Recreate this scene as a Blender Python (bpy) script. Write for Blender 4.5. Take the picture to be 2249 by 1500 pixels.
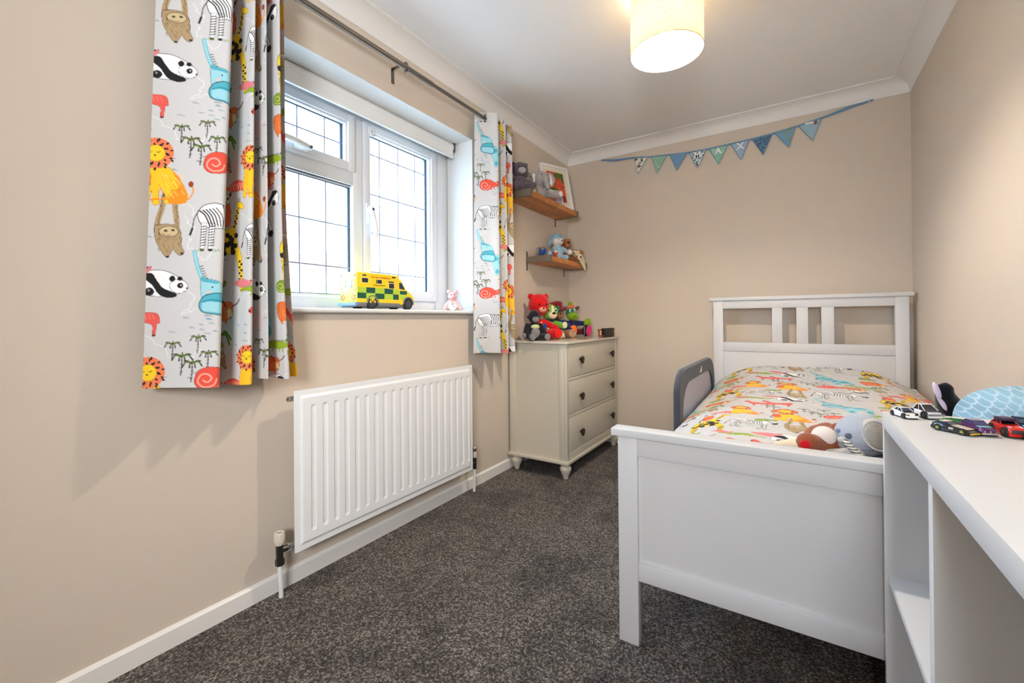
import bpy, bmesh, math, random
import numpy as np
from mathutils import Vector, Matrix, Euler

for o in list(bpy.data.objects):
    bpy.data.objects.remove(o, do_unlink=True)
SC = bpy.context.scene
COL = SC.collection
R = math.radians
PI = math.pi

# ------------------------------------------------------------------ camera
cam_d = bpy.data.cameras.new('camera')
cam = bpy.data.objects.new('camera', cam_d)
COL.objects.link(cam)
SC.camera = cam
YAW, PITCH, ROLL = R(-33.0227), R(0.2485), R(-0.4559)
F = Vector((math.sin(YAW) * math.cos(PITCH), math.cos(YAW) * math.cos(PITCH), math.sin(PITCH)))
Rv = Vector((math.cos(YAW), -math.sin(YAW), 0))
Uv = Rv.cross(F)
R2 = Rv * math.cos(ROLL) + Uv * math.sin(ROLL)
U2 = Uv * math.cos(ROLL) - Rv * math.sin(ROLL)
M = Matrix((R2, U2, -F)).transposed().to_4x4()
M.translation = Vector((1.6228, 0, 1.0021))
cam.matrix_world = M
cam_d.sensor_fit = 'HORIZONTAL'
cam_d.sensor_width = 36
cam_d.lens = 952.07 / 2249 * 36
cam_d.shift_x = 0
cam_d.shift_y = -(750 - 697.22) / 2249
cam_d.clip_start = 0.02
cam_d.clip_end = 200

# ------------------------------------------------------------------ light and exposure
world = bpy.data.worlds.new('sky')
SC.world = world
world.use_nodes = True
wn = world.node_tree.nodes
bg = wn['Background']
bg.inputs[0].default_value = (0.52, 0.74, 1.0, 1)
bg.inputs[1].default_value = 5.2
SC.view_settings.view_transform = 'Standard'
SC.view_settings.look = 'None'
SC.view_settings.gamma = 1
SC.view_settings.use_curve_mapping = False
SC.view_settings.exposure = 1.58
LAMP_W = 30.0      # bulb inside the pendant shade
FILL_W = 22.0      # added fill lamp, unseen beyond the doorway behind the camera
def area(name, loc, rot, sx, sy, w, col=(1, 1, 1)):
    l = bpy.data.lights.new(name, 'AREA')
    l.shape = 'RECTANGLE'; l.size = sx; l.size_y = sy; l.energy = w; l.color = col
    o = bpy.data.objects.new(name, l); o.location = loc; o.rotation_euler = rot
    COL.objects.link(o)
    return o
ll = area('fill_light', (1.88, -1.22, 1.45), (0, 0, 0), 0.6, 0.6, FILL_W, (0.92, 0.96, 1.0))  # added fill lamp out of view, brightens the room through the doorway
ll.rotation_euler = Vector((-.72, .68, .12)).to_track_quat('-Z', 'Y').to_euler()

# ------------------------------------------------------------------ materials
def lin(c):
    c = [x / 255.0 for x in c[:3]]
    return tuple(x / 12.92 if x <= 0.04045 else ((x + 0.055) / 1.055) ** 2.4 for x in c)
MATS = {}
def mat(name, rgb, rough=0.5, metal=0.0, bump=None, var=None, sheen=0, spec=0.5, coat=0, trans=0, sub=0):
    """bump=(scale,strength) var=(scale,amount) noise driven"""
    if name in MATS: return MATS[name]
    m = bpy.data.materials.new(name); m.use_nodes = True
    nt = m.node_tree; b = nt.nodes['Principled BSDF']
    c = lin(rgb)
    b.inputs['Base Color'].default_value = (*c, 1)
    b.inputs['Roughness'].default_value = rough
    b.inputs['Metallic'].default_value = metal
    b.inputs['Specular IOR Level'].default_value = spec
    b.inputs['Sheen Weight'].default_value = sheen
    b.inputs['Coat Weight'].default_value = coat
    b.inputs['Transmission Weight'].default_value = trans
    tc = nt.nodes.new('ShaderNodeTexCoord')
    if var:
        n = nt.nodes.new('ShaderNodeTexNoise'); n.inputs['Scale'].default_value = var[0]; n.inputs['Detail'].default_value = 4
        nt.links.new(tc.outputs['Object'], n.inputs['Vector'])
        mx = nt.nodes.new('ShaderNodeMix'); mx.data_type = 'RGBA'
        a = var[1]
        mx.inputs[6].default_value = (*[x * (1 - a) for x in c], 1)
        mx.inputs[7].default_value = (*[min(1, x * (1 + a)) for x in c], 1)
        nt.links.new(n.outputs['Fac'], mx.inputs[0]); nt.links.new(mx.outputs[2], b.inputs['Base Color'])
    if bump:
        n = nt.nodes.new('ShaderNodeTexNoise'); n.inputs['Scale'].default_value = bump[0]; n.inputs['Detail'].default_value = 3
        nt.links.new(tc.outputs['Object'], n.inputs['Vector'])
        bp_ = nt.nodes.new('ShaderNodeBump'); bp_.inputs['Strength'].default_value = bump[1]; bp_.inputs['Distance'].default_value = 0.002
        nt.links.new(n.outputs['Fac'], bp_.inputs['Height']); nt.links.new(bp_.outputs[0], b.inputs['Normal'])
    MATS[name] = m
    return m
def plush(name, rgb, var=0.12):
    return mat('plush_' + name, rgb, 0.95, bump=(260, 0.8), var=(40, var), sheen=0.25, spec=0.1)
def paint(name, rgb, rough=0.4): return mat(name, rgb, rough)

wall_m = mat('wall_paint_beige', (212, 198, 182), 0.85, bump=(90, 0.10), var=(1.2, 0.03))
wallr_m = wall_m
ceil_m = mat('ceiling_paint', (240, 238, 236), 0.9, bump=(60, 0.08))
cove_m = mat('coving_white', (236, 232, 228), 0.7)
skirt_m = mat('skirting_white_gloss', (236, 231, 226), 0.35, bump=(25, 0.12))
upvc_m = mat('white_upvc', (222, 224, 227), 0.32)
reveal_m = mat('reveal_white_paint', (224, 223, 220), 0.8)
white_wood = mat('white_painted_wood', (212, 212, 213), 0.42, bump=(55, 0.05))
desk_m = mat('white_laminate', (228, 228, 228), 0.35)
dress_m = mat('putty_lacquer', (207, 198, 180), 0.35, bump=(30, 0.04))
pewter = mat('dark_pewter', (66, 60, 56), 0.35, 0.8)
steel = mat('brushed_steel', (128, 120, 112), 0.38, 0.9)
shelf_steel = mat('shelf_bracket_steel', (138, 128, 112), 0.45, 0.7)
chrome = mat('chrome', (200, 200, 200), 0.12, 1.0)
rad_m = mat('radiator_enamel', (240, 240, 240), 0.35)
black_m = mat('black_plastic', (18, 18, 20), 0.4)
white_pl = mat('white_plastic', (236, 234, 230), 0.35)
lead_m = mat('lead_came', (136, 152, 178), 0.5, 0.1)
gasket = mat('window_gasket', (60, 66, 76), 0.7)

def carpet_mat():
    m = bpy.data.materials.new('carpet_charcoal_twist'); m.use_nodes = True
    nt = m.node_tree; b = nt.nodes['Principled BSDF']; L = nt.links.new
    tc = nt.nodes.new('ShaderNodeTexCoord')
    n1 = nt.nodes.new('ShaderNodeTexNoise'); n1.inputs['Scale'].default_value = 145; n1.inputs['Detail'].default_value = 3; n1.inputs['Roughness'].default_value = .75
    n2 = nt.nodes.new('ShaderNodeTexNoise'); n2.inputs['Scale'].default_value = 5.2; n2.inputs['Detail'].default_value = 4
    n3 = nt.nodes.new('ShaderNodeTexVoronoi'); n3.inputs['Scale'].default_value = 330
    for n in (n1, n2, n3): L(tc.outputs['Object'], n.inputs['Vector'])
    r = nt.nodes.new('ShaderNodeValToRGB')
    e = r.color_ramp.elements
    e[0].position = 0.36; e[0].color = (*lin((50, 45, 42)), 1)
    e[1].position = 0.66; e[1].color = (*lin((190, 180, 170)), 1)
    x = r.color_ramp.elements.new(0.50); x.color = (*lin((98, 90, 84)), 1)
    L(n1.outputs['Fac'], r.inputs[0])
    mx = nt.nodes.new('ShaderNodeMix'); mx.data_type = 'RGBA'; mx.blend_type = 'MULTIPLY'; mx.inputs[0].default_value = 1
    r2 = nt.nodes.new('ShaderNodeValToRGB')
    r2.color_ramp.elements[0].position = 0.38; r2.color_ramp.elements[0].color = (0.62, 0.62, 0.64, 1)
    r2.color_ramp.elements[1].position = 0.55; r2.color_ramp.elements[1].color = (1, 1, 1, 1)
    L(n2.outputs['Fac'], r2.inputs[0]); L(r.outputs[0], mx.inputs[6]); L(r2.outputs[0], mx.inputs[7])
    L(mx.outputs[2], b.inputs['Base Color'])
    b.inputs['Roughness'].default_value = 1; b.inputs['Specular IOR Level'].default_value = 0.05; b.inputs['Sheen Weight'].default_value = 0.1
    ad = nt.nodes.new('ShaderNodeMath'); L(n1.outputs['Fac'], ad.inputs[0]); L(n3.outputs['Distance'], ad.inputs[1])
    bu = nt.nodes.new('ShaderNodeBump'); bu.inputs['Strength'].default_value = 0.9; bu.inputs['Distance'].default_value = 0.006
    L(ad.outputs[0], bu.inputs['Height']); L(bu.outputs[0], b.inputs['Normal'])
    return m
carpet_m = carpet_mat()

def wood_mat(name, c1, c2, scale=3.0, axis=1):
    m = bpy.data.materials.new(name); m.use_nodes = True
    nt = m.node_tree; b = nt.nodes['Principled BSDF']; L = nt.links.new
    tc = nt.nodes.new('ShaderNodeTexCoord'); mp = nt.nodes.new('ShaderNodeMapping')
    sc = [60, 60, 60]; sc[axis] = 4
    mp.inputs['Scale'].default_value = sc
    n = nt.nodes.new('ShaderNodeTexNoise'); n.inputs['Scale'].default_value = scale; n.inputs['Detail'].default_value = 5; n.inputs['Distortion'].default_value = .6
    L(tc.outputs['Object'], mp.inputs[0]); L(mp.outputs[0], n.inputs['Vector'])
    r = nt.nodes.new('ShaderNodeValToRGB')
    r.color_ramp.elements[0].position = .3; r.color_ramp.elements[0].color = (*lin(c1), 1)
    r.color_ramp.elements[1].position = .7; r.color_ramp.elements[1].color = (*lin(c2), 1)
    oi = nt.nodes.new('ShaderNodeObjectInfo')
    hs = nt.nodes.new('ShaderNodeHueSaturation')
    ma = nt.nodes.new('ShaderNodeMapRange'); ma.inputs[3].default_value = .72; ma.inputs[4].default_value = 1.25
    L(oi.outputs['Random'], ma.inputs[0]); L(ma.outputs[0], hs.inputs['Value'])
    L(n.outputs['Fac'], r.inputs[0]); L(r.outputs[0], hs.inputs['Color']); L(hs.outputs[0], b.inputs['Base Color'])
    b.inputs['Roughness'].default_value = .42
    return m
shelf_wood = wood_mat('oiled_block_wood', (166, 98, 44), (214, 142, 74))

def vcol_mat(name, rough=0.85, bumps=(900, 0.25), sheen=0.1):
    m = bpy.data.materials.new(name); m.use_nodes = True
    nt = m.node_tree; b = nt.nodes['Principled BSDF']
    a = nt.nodes.new('ShaderNodeAttribute'); a.attribute_name = 'print'
    nt.links.new(a.outputs['Color'], b.inputs['Base Color'])
    b.inputs['Roughness'].default_value = rough; b.inputs['Sheen Weight'].default_value = sheen; b.inputs['Specular IOR Level'].default_value = .2
    return m
fabric_m = vcol_mat('printed_cotton')

# ------------------------------------------------------------------ mesh helpers
class MB:
    """collects shapes into one bmesh"""
    def __init__(s): s.bm = bmesh.new()
    def _add(s, verts, faces):
        v = [s.bm.verts.new(p) for p in verts]
        fs = []
        for f in faces:
            try: fs.append(s.bm.faces.new([v[i] for i in f]))
            except ValueError: pass
        return v, fs
    def box(s, x0, x1, y0, y1, z0, z1, bev=0.0, seg=2, M=None):
        P = [(x, y, z) for x in (x0, x1) for y in (y0, y1) for z in (z0, z1)]
        Fc = [(0, 1, 3, 2), (4, 6, 7, 5), (0, 4, 5, 1), (2, 3, 7, 6), (0, 2, 6, 4), (1, 5, 7, 3)]
        if M is not None: P = [tuple(M @ Vector(p)) for p in P]
        v, f = s._add(P, Fc)
        if bev > 0:
            es = list({e for q in f for e in q.edges})
            bmesh.ops.bevel(s.bm, geom=es, offset=bev, segments=seg, affect='EDGES', profile=0.5)
        return s
    def cyl(s, p0, p1, r, r1=None, n=20, cap=True):
        p0 = Vector(p0); p1 = Vector(p1); r1 = r if r1 is None else r1
        d = (p1 - p0).normalized(); a = d.orthogonal().normalized(); b = d.cross(a)
        vs = [p + a * math.cos(2 * PI * k / n) * q + b * math.sin(2 * PI * k / n) * q for p, q in ((p0, r), (p1, r1)) for k in range(n)]
        fs = [(k, (k + 1) % n, n + (k + 1) % n, n + k) for k in range(n)]
        if cap: fs += [tuple(range(n))[::-1], tuple(range(n, 2 * n))]
        s._add(vs, fs); return s
    def lathe(s, prof, c=(0, 0, 0), n=28, M=None, cap=True):
        """prof: list of (r,z)"""
        vs = []; fs = []
        for r, z in prof:
            for k in range(n):
                t = 2 * PI * k / n; p = Vector((c[0] + r * math.cos(t), c[1] + r * math.sin(t), c[2] + z))
                vs.append(M @ p if M is not None else p)
        for i in range(len(prof) - 1):
            for k in range(n):
                fs.append((i * n + k, i * n + (k + 1) % n, (i + 1) * n + (k + 1) % n, (i + 1) * n + k))
        if cap: fs += [tuple(range(n))[::-1], tuple(range((len(prof) - 1) * n, len(prof) * n))]
        s._add(vs, fs); return s
    def tube(s, pts, r, n=10, closed=False):
        pts = [Vector(p) for p in pts]; m = len(pts)
        rs = r if isinstance(r, (list, tuple)) else [r] * m
        vs = []; fs = []; up = None
        for i, p in enumerate(pts):
            a = pts[(i - 1) % m] if (closed or i > 0) else p
            b = pts[(i + 1) % m] if (closed or i < m - 1) else p
            t = (b - a).normalized()
            up = t.orthogonal().normalized() if up is None else (up - t * up.dot(t)).normalized()
            w = t.cross(up)
            for k in range(n):
                q = 2 * PI * k / n; vs.append(p + (up * math.cos(q) + w * math.sin(q)) * rs[i])
        for i in range(m if closed else m - 1):
            j = (i + 1) % m
            for k in range(n): fs.append((i * n + k, i * n + (k + 1) % n, j * n + (k + 1) % n, j * n + k))
        if not closed: fs += [tuple(range(n))[::-1], tuple(range((m - 1) * n, m * n))]
        s._add(vs, fs); return s
    def ell(s, c, r, rot=(0, 0, 0), nu=24, nv=14, fn=None):
        """ellipsoid, fn(unit vector)->scale reshapes it"""
        Mx = Matrix.Translation(Vector(c)) @ Euler([R(a) for a in rot]).to_matrix().to_4x4()
        vs = [Mx @ Vector((0, 0, -r[2]))]; fs = []
        for i in range(1, nv):
            ph = -PI / 2 + PI * i / nv
            for k in range(nu):
                t = 2 * PI * k / nu
                u = Vector((math.cos(ph) * math.cos(t), math.cos(ph) * math.sin(t), math.sin(ph)))
                q = fn(u) if fn else 1
                vs.append(Mx @ Vector((u.x * r[0] * q, u.y * r[1] * q, u.z * r[2] * q)))
        vs.append(Mx @ Vector((0, 0, r[2])))
        for k in range(nu): fs.append((0, 1 + (k + 1) % nu, 1 + k))
        for i in range(nv - 2):
            a = 1 + i * nu
            for k in range(nu): fs.append((a + k, a + (k + 1) % nu, a + nu + (k + 1) % nu, a + nu + k))
        a = 1 + (nv - 2) * nu
        for k in range(nu): fs.append((a + k, a + (k + 1) % nu, len(vs) - 1))
        s._add(vs, fs); return s
    def prism(s, poly, fmap, d0, d1, bev=0):
        """poly 2D; fmap(a,b,d)->3D; extruded from d0 to d1"""
        n = len(poly)
        vs = [fmap(a, b, d) for d in (d0, d1) for a, b in poly]
        fs = [tuple(range(n))[::-1], tuple(range(n, 2 * n))] + [(k, (k + 1) % n, n + (k + 1) % n, n + k) for k in range(n)]
        v, f = s._add(vs, fs)
        if bev: bmesh.ops.bevel(s.bm, geom=list({e for q in f for e in q.edges}), offset=bev, segments=2, affect='EDGES')
        return s
    def quad(s, a, b, c, d): s._add([a, b, c, d], [(0, 1, 2, 3)]); return s

WM = {}
def wm(o): return WM.get(o.name, Matrix.Identity(4)) if o else Matrix.Identity(4)
def obj(name, mb, m, parent=None, smooth=True, local=False, angle=35, label=None):
    """link ONE mesh object; world coordinates unless local"""
    bm = mb.bm
    bmesh.ops.recalc_face_normals(bm, faces=bm.faces)
    Mi = Matrix.Identity(4) if local else wm(parent).inverted()
    if parent is None and not local:
        c = sum((v.co for v in bm.verts), Vector()) / max(1, len(bm.verts))
        zmin = min(v.co.z for v in bm.verts); c.z = zmin
        Mi = Matrix.Translation(-c)
        loc = c
    bm.transform(Mi)
    me = bpy.data.meshes.new(name); 
    for f in bm.faces: f.smooth = smooth
    bm.to_mesh(me); bm.free()
    if m: me.materials.append(m)
    if smooth: me.set_sharp_from_angle(angle=R(angle))
    o = bpy.data.objects.new(name, me); COL.objects.link(o)
    if parent is not None:
        o.parent = parent; WM[o.name] = wm(parent).copy()
    elif not local:
        o.location = loc; WM[o.name] = Matrix.Translation(loc)
    if label: o['label'] = label
    return o
def thing(name, label, cat, loc=(0, 0, 0), rot=(0, 0, 0), group=None):
    o = bpy.data.objects.new(name, None); o.empty_display_size = 0.05
    COL.objects.link(o); o.location = loc; o.rotation_euler = [R(a) for a in rot]
    WM[o.name] = Matrix.Translation(Vector(loc)) @ Euler([R(a) for a in rot]).to_matrix().to_4x4()
    tag(o, label, cat, group); return o
def tag(o, label, cat, group=None):
    o['label'] = label; o['category'] = cat
    if group: o['group'] = group
    return o
def struct(name, mb, m, parent=None, label=None, smooth=False, cat=None):
    o = obj(name, mb, m, parent, smooth=smooth)
    if parent is None: o['kind'] = 'structure'
    if label: o['label'] = label
    if cat: o['category'] = cat
    return o
def part_copy(o, parent, M=None):
    c = o.copy(); COL.objects.link(c); c.parent = parent
    return c
def fused(name, mb, m, parent, voxel=0.006, smooth_it=6, local=True, disp=None, label=None):
    """overlapping soft shapes melted into one continuous skin"""
    o = obj(name, mb, m, parent, local=local)
    a = o.modifiers.new('r', 'REMESH'); a.mode = 'VOXEL'; a.voxel_size = voxel
    b = o.modifiers.new('s', 'SMOOTH'); b.factor = 0.5; b.iterations = smooth_it
    dg = bpy.context.evaluated_depsgraph_get(); dg.update()
    me = bpy.data.meshes.new_from_object(o.evaluated_get(dg))
    o.modifiers.clear(); old = o.data; o.data = me; bpy.data.meshes.remove(old)
    for p in me.polygons: p.use_smooth = True
    if disp:
        n = len(me.vertices); co = np.empty(n * 3); me.vertices.foreach_get('co', co); no = np.empty(n * 3); me.vertices.foreach_get('normal', no)
        rs = np.random.RandomState(3); co = co.reshape(-1, 3) + no.reshape(-1, 3) * (rs.rand(n, 1) - .4) * disp
        me.vertices.foreach_set('co', co.ravel()); me.update()
    if not me.materials: me.materials.append(m)
    if label: o['label'] = label
    return o
def text_mesh(name, body, size, m, parent, Mw, extrude=0.001, bold=0.0):
    """lettering as real geometry; Mw places the text in world space"""
    cu = bpy.data.curves.new(name, 'FONT'); cu.body = body; cu.size = size; cu.extrude = extrude; cu.align_x = 'CENTER'; cu.align_y = 'CENTER'; cu.offset = bold; cu.resolution_u = 3
    t = bpy.data.objects.new('tmp', cu); COL.objects.link(t)
    dg = bpy.context.evaluated_depsgraph_get(); dg.update()
    me = bpy.data.meshes.new_from_object(t.evaluated_get(dg))
    bpy.data.objects.remove(t); bpy.data.curves.remove(cu)
    me.name = name; me.transform(wm(parent).inverted() @ Mw); me.materials.clear(); me.materials.append(m)
    o = bpy.data.objects.new(name, me); COL.objects.link(o); o.parent = parent; WM[o.name] = wm(parent).copy()
    return o
def frame_M(origin, right, up):
    """matrix whose x=right, y=up, z=right x up"""
    r = Vector(right).normalized(); u = Vector(up); u = (u - r * u.dot(r)).normalized(); n = r.cross(u)
    m = Matrix((r, u, n)).transposed().to_4x4(); m.translation = Vector(origin); return m
# ------------------------------------------------------------------ room shell
W, D, H, ZC, CW = 2.2075, 3.401, 2.3989, 2.3148, 0.082
YB = -0.70
WY0, WY1, WZ0, WZ1 = 0.735, 2.075, 1.045, 2.095      # window recess
struct('floor', MB().box(-0.30, W + .1, YB - 1.6, D + .1, -0.08, 0), carpet_m)
struct('ceiling', MB().box(-0.30, W + .1, YB - 1.6, D + .1, H, H + 0.1), ceil_m)
w = MB()
w.box(-0.30, 0, YB - .1, WY0, 0, H); w.box(-0.30, 0, WY1, D + .1, 0, H)
w.box(-0.30, 0, WY0, WY1, 0, WZ0); w.box(-0.30, 0, WY0, WY1, WZ1, H)
wl = struct('wall_left', w, wall_m)
struct('wall_far', MB().box(0, W, D, D + .1, 0, H), wall_m)
struct('wall_right', MB().box(W, W + .1, YB - .1, D + .1, 0, H), wall_m)
w = MB(); w.box(0, 1.15, YB - .1, YB, 0, H); w.box(1.95, W, YB - .1, YB, 0, H); w.box(1.15, 1.95, YB - .1, YB, 2.02, H)
struct('wall_near', w, wall_m)
w = MB(); w.box(-.3, W + .1, YB - 1.6, YB - 1.5, 0, H); w.box(.5, .6, YB - 1.5, YB - .1, 0, H); w.box(W, W + .1, YB - 1.5, YB - .1, 0, H)
struct('wall_landing', w, wall_m)
a = MB(); a.box(1.10, 1.15, YB - .005, YB + .015, 0, 2.07, .003); a.box(1.95, 2.0, YB - .005, YB + .015, 0, 2.07, .003); a.box(1.15, 1.95, YB - .005, YB + .015, 2.02, 2.07, .003)
struct('trim_5', a, skirt_m, smooth=True)

# white lining of the recess, as painted reveal boards
rv = MB()
rv.box(-0.20, -0.002, WY1 - 0.004, WY1 + .0, WZ0, WZ1); rv.box(-0.20, -0.002, WY0, WY0 + .004, WZ0, WZ1)
rv.box(-0.20, -0.002, WY0 + .004, WY1 - .004, WZ1 - .004, WZ1)
struct('reveal_lining', rv, reveal_m)['kind'] = 'structure'

# coving: concave section
def cove(name, a, b, inward):
    """a,b wall foot points of the cove line; inward unit vector"""
    n = 8; prof = [(0, ZC), (0.004, ZC), (0.006, ZC + .007)]
    r = CW - .010
    for k in range(n + 1):
        t = PI / 2 * k / n
        prof.append((CW - .004 - r * math.cos(t) + .0, H - .008 - (H - .008 - ZC - .010) * (1 - math.sin(t))))
    prof += [(CW - .003, H - .004), (CW, H - .004), (CW, H), (0, H)]
    a = Vector(a); b = Vector(b); iv = Vector(inward)
    m = MB(); m.prism(prof, lambda p, q, d: tuple((a if d == 0 else b) + iv * p + Vector((0, 0, q))), 0, 1)
    return struct(name, m, cove_m, smooth=True)
cove('trim_1', (0, YB, 0), (0, D, 0), (1, 0, 0))
cove('trim_2', (0, D, 0), (W, D, 0), (0, -1, 0))
cove('trim_3', (W, YB, 0), (W, D, 0), (-1, 0, 0))
cove('trim_4', (0, YB, 0), (W, YB, 0), (0, 1, 0))
def skirt(name, a, b, iv):
    prof = [(0, 0), (.012, 0), (.012, .055), (.006, .0605), (0, .064)]
    a = Vector(a); b = Vector(b); iv = Vector(iv); m = MB()
    m.prism(prof, lambda p, q, d: tuple((a if d == 0 else b) + iv * p + Vector((0, 0, q))), 0, 1)
    return struct(name, m, skirt_m)
skirt('baseboard_left', (0, YB, 0), (0, D, 0), (1, 0, 0))
skirt('baseboard_far', (0.012, D, 0), (W - .012, D, 0), (0, -1, 0))
skirt('baseboard_right', (W, YB, 0), (W, D, 0), (-1, 0, 0))
skirt('baseboard_near', (0.012, YB, 0), (1.10, YB, 0), (0, 1, 0))

# ------------------------------------------------------------------ window
win = bpy.data.objects.new('window_1', None); COL.objects.link(win); win['kind'] = 'structure'
win.location = (-0.24, 1.405, WZ0); WM['window_1'] = Matrix.Translation(win.location)
XF = -0.205
def wbox(name, *bs, m=upvc_m, bev=.003, label=None):
    q = MB()
    for b in bs: q.box(*b, bev)
    return obj(name, q, m, win, label=label)
wbox('window_frame', (-.275, XF, WY0, .845, WZ0, WZ1), (-.275, XF, 1.962, WY1, WZ0, WZ1), (-.275, XF, .845, 1.962, WZ0, 1.115), (-.275, XF, .845, 1.962, 2.012, WZ1))
wbox('mullion', (-.275, XF, 1.375, 1.43, 1.115, 2.012))
wbox('transom', (-.275, XF, .845, 1.375, 1.672, 1.739))
def ring(y0, y1, z0, z1, iy0, iy1, iz0, iz1, x0, x1):
    q = MB()
    # stepped ovolo bead: outer ring and thinner inner bead
    q.box(x0, x1, y0, iy0 - .008, z0, z1, .003); q.box(x0, x1, iy1 + .008, y1, z0, z1, .003)
    q.box(x0, x1, iy0 - .008, iy1 + .008, z0, iz0 - .008, .003); q.box(x0, x1, iy0 - .008, iy1 + .008, iz1 + .008, z1, .003)
    b = x1 - .012
    q.box(x0, b, iy0 - .008, iy0, iz0 - .008, iz1 + .008, .001); q.box(x0, b, iy1, iy1 + .008, iz0 - .008, iz1 + .008, .001)
    q.box(x0, b, iy0, iy1, iz0 - .008, iz0, .001); q.box(x0, b, iy0, iy1, iz1, iz1 + .008, .001)
    return q
def gasket_ring(par, y0, y1, z0, z1, x):
    q = MB(); t = .0035
    q.box(x - .002, x + .004, y0, y0 + t, z0, z1); q.box(x - .002, x + .004, y1 - t, y1, z0, z1)
    q.box(x - .002, x + .004, y0, y1, z0, z0 + t); q.box(x - .002, x + .004, y0, y1, z1 - t, z1)
    obj('glazing_gasket', q, gasket, par)
GX = -.232
spacer_m = mat('anodised_spacer', (120, 160, 200), .35, .3)
def glass_mat():
    m = bpy.data.materials.new('window_glass'); m.use_nodes = True
    nt = m.node_tree; nt.nodes.clear(); L = nt.links.new
    o = nt.nodes.new('ShaderNodeOutputMaterial'); t = nt.nodes.new('ShaderNodeBsdfTransparent'); g = nt.nodes.new('ShaderNodeBsdfGlossy'); g.inputs['Roughness'].default_value = .02
    mx = nt.nodes.new('ShaderNodeMixShader'); mx.inputs[0].default_value = .04
    t.inputs[0].default_value = (.97, .985, 1, 1)
    L(t.outputs[0], mx.inputs[1]); L(g.outputs[0], mx.inputs[2]); L(mx.outputs[0], o.inputs[0])
    return m
glass_m = glass_mat()
def lights(par, y0, y1, z0, z1, ys, zs):
    """pane plus leaded strips"""
    obj('glass_pane', MB().box(GX - .003, GX, y0 - .004, y1 + .004, z0 - .004, z1 + .004), glass_m, par, smooth=False)
    gasket_ring(par, y0, y1, z0, z1, GX)
    obj('spacer_bar', MB().box(GX - .018, GX - .0035, y1 - .010, y1 + .002, z0, z1), spacer_m, par)
    for y in ys: obj('lead_strip', MB().box(GX, GX + .0025, y - .0026, y + .0026, z0, z1), lead_m, par)
    for z in zs: obj('lead_strip', MB().box(GX, GX + .0028, y0, y1, z - .0028, z + .0028), lead_m, par)
cs = obj('casement_sash', ring(1.432, 1.966, 1.112, 2.014, 1.478, 1.912, 1.17, 1.966, -.262, -.192), upvc_m, win)
lights(cs, 1.478, 1.912, 1.17, 1.966, (1.558, 1.689, 1.817), (1.872, 1.663, 1.461, 1.256))
fs = obj('fanlight_sash', ring(.843, 1.379, 1.737, 2.014, .892, 1.332, 1.785, 1.968, -.262, -.192), upvc_m, win)
lights(fs, .892, 1.332, 1.785, 1.968, (.968, 1.100, 1.236), (1.871,))
fx = obj('fixed_light_bead', ring(.843, 1.377, 1.113, 1.674, .862, 1.384 - .012, 1.128, 1.664, -.262, -.212), upvc_m, win)
lights(fx, .862, 1.372, 1.128, 1.664, (.978, 1.108, 1.240), (1.468, 1.262))
navy = mat('navy_button', (38, 52, 92), .3)
h = MB(); h.box(-.192, -.184, 1.437, 1.455, 1.49, 1.60, .003); h.cyl((-.186, 1.446, 1.565), (-.160, 1.446, 1.565), .010)
h.tube([(-.162, 1.446, 1.578), (-.158, 1.449, 1.560), (-.155, 1.456, 1.53), (-.152, 1.468, 1.49), (-.152, 1.472, 1.45), (-.153, 1.470, 1.415)], [.012, .0145, .0135, .012, .0105, .008], 12)
hd = obj('casement_handle', h, white_pl, cs); obj('lock_button', MB().cyl((-.151, 1.449, 1.562), (-.142, 1.449, 1.562), .0065), navy, hd)
h = MB(); h.box(-.192, -.184, 1.06, 1.135, 1.752, 1.772, .003); h.cyl((-.186, 1.112, 1.763), (-.160, 1.112, 1.763), .010)
h.tube([(-.160, 1.125, 1.765), (-.157, 1.10, 1.768), (-.154, 1.05, 1.776), (-.152, 1.0, 1.778), (-.153, .955, 1.772)], [.011, .013, .012, .011, .008], 12)
hd = obj('fanlight_handle', h, white_pl, fs); obj('lock_button', MB().cyl((-.150, 1.115, 1.766), (-.141, 1.115, 1.766), .0065), navy, hd)
obj('drain_cap', MB().cyl((-.204, .97, 1.092), (-.200, .97, 1.092), .012), upvc_m, win)
q = MB()
q.prism([(-.205, 1.035), (.028, 1.035), (.034, 1.040), (.034, 1.050), (.028, 1.0545), (-.205, 1.0555)], lambda a, b, d: (a, d, b), WY0 - .02, WY1 + .0)
obj('window_sill', q, reveal_m, win, angle=60)

# roller blind
rb = thing('roller_blind', 'white roller blind rolled right up at the head of the window', 'blind', (-.15, 1.4, 1.99))
obj('blind_tube', MB().cyl((-.15, .76, 2.066), (-.15, 2.045, 2.066), .027, n=28), mat('blind_fabric', (232, 231, 228), .8), rb)
obj('blind_fabric', MB().box(-.129, -.127, .765, 2.04, 2.0, 2.066), MATS['blind_fabric'], rb)
obj('bottom_bar', MB().box(-.136, -.120, .765, 2.04, 1.994, 2.010, .004), MATS['blind_fabric'], rb)
obj('end_bracket', MB().box(-.19, -.12, 2.046, 2.05, 2.035, 2.094, .001).box(-.19, -.12, 2.046, 2.070, 2.090, 2.094, .001), steel, rb)
obj('end_bracket', MB().box(-.19, -.12, .752, .756, 2.035, 2.094, .001).box(-.19, -.12, .738, .756, 2.090, 2.094, .001), steel, rb)
q = MB(); q.box(-.190, -.183, 1.452, 1.492, 1.948, 1.992, .003)
q.tube([(-.178, 1.472 + .010 * math.cos(t), 1.968 + .010 * math.sin(t)) for t in [2 * PI * k / 14 for k in range(14)]], .003, 8, closed=True)
tag(obj('cord_clip', q, mat('clear_plastic', (228, 230, 232), .2)), 'small clear plastic cord clip fixed high beside the casement window', 'clip')

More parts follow.
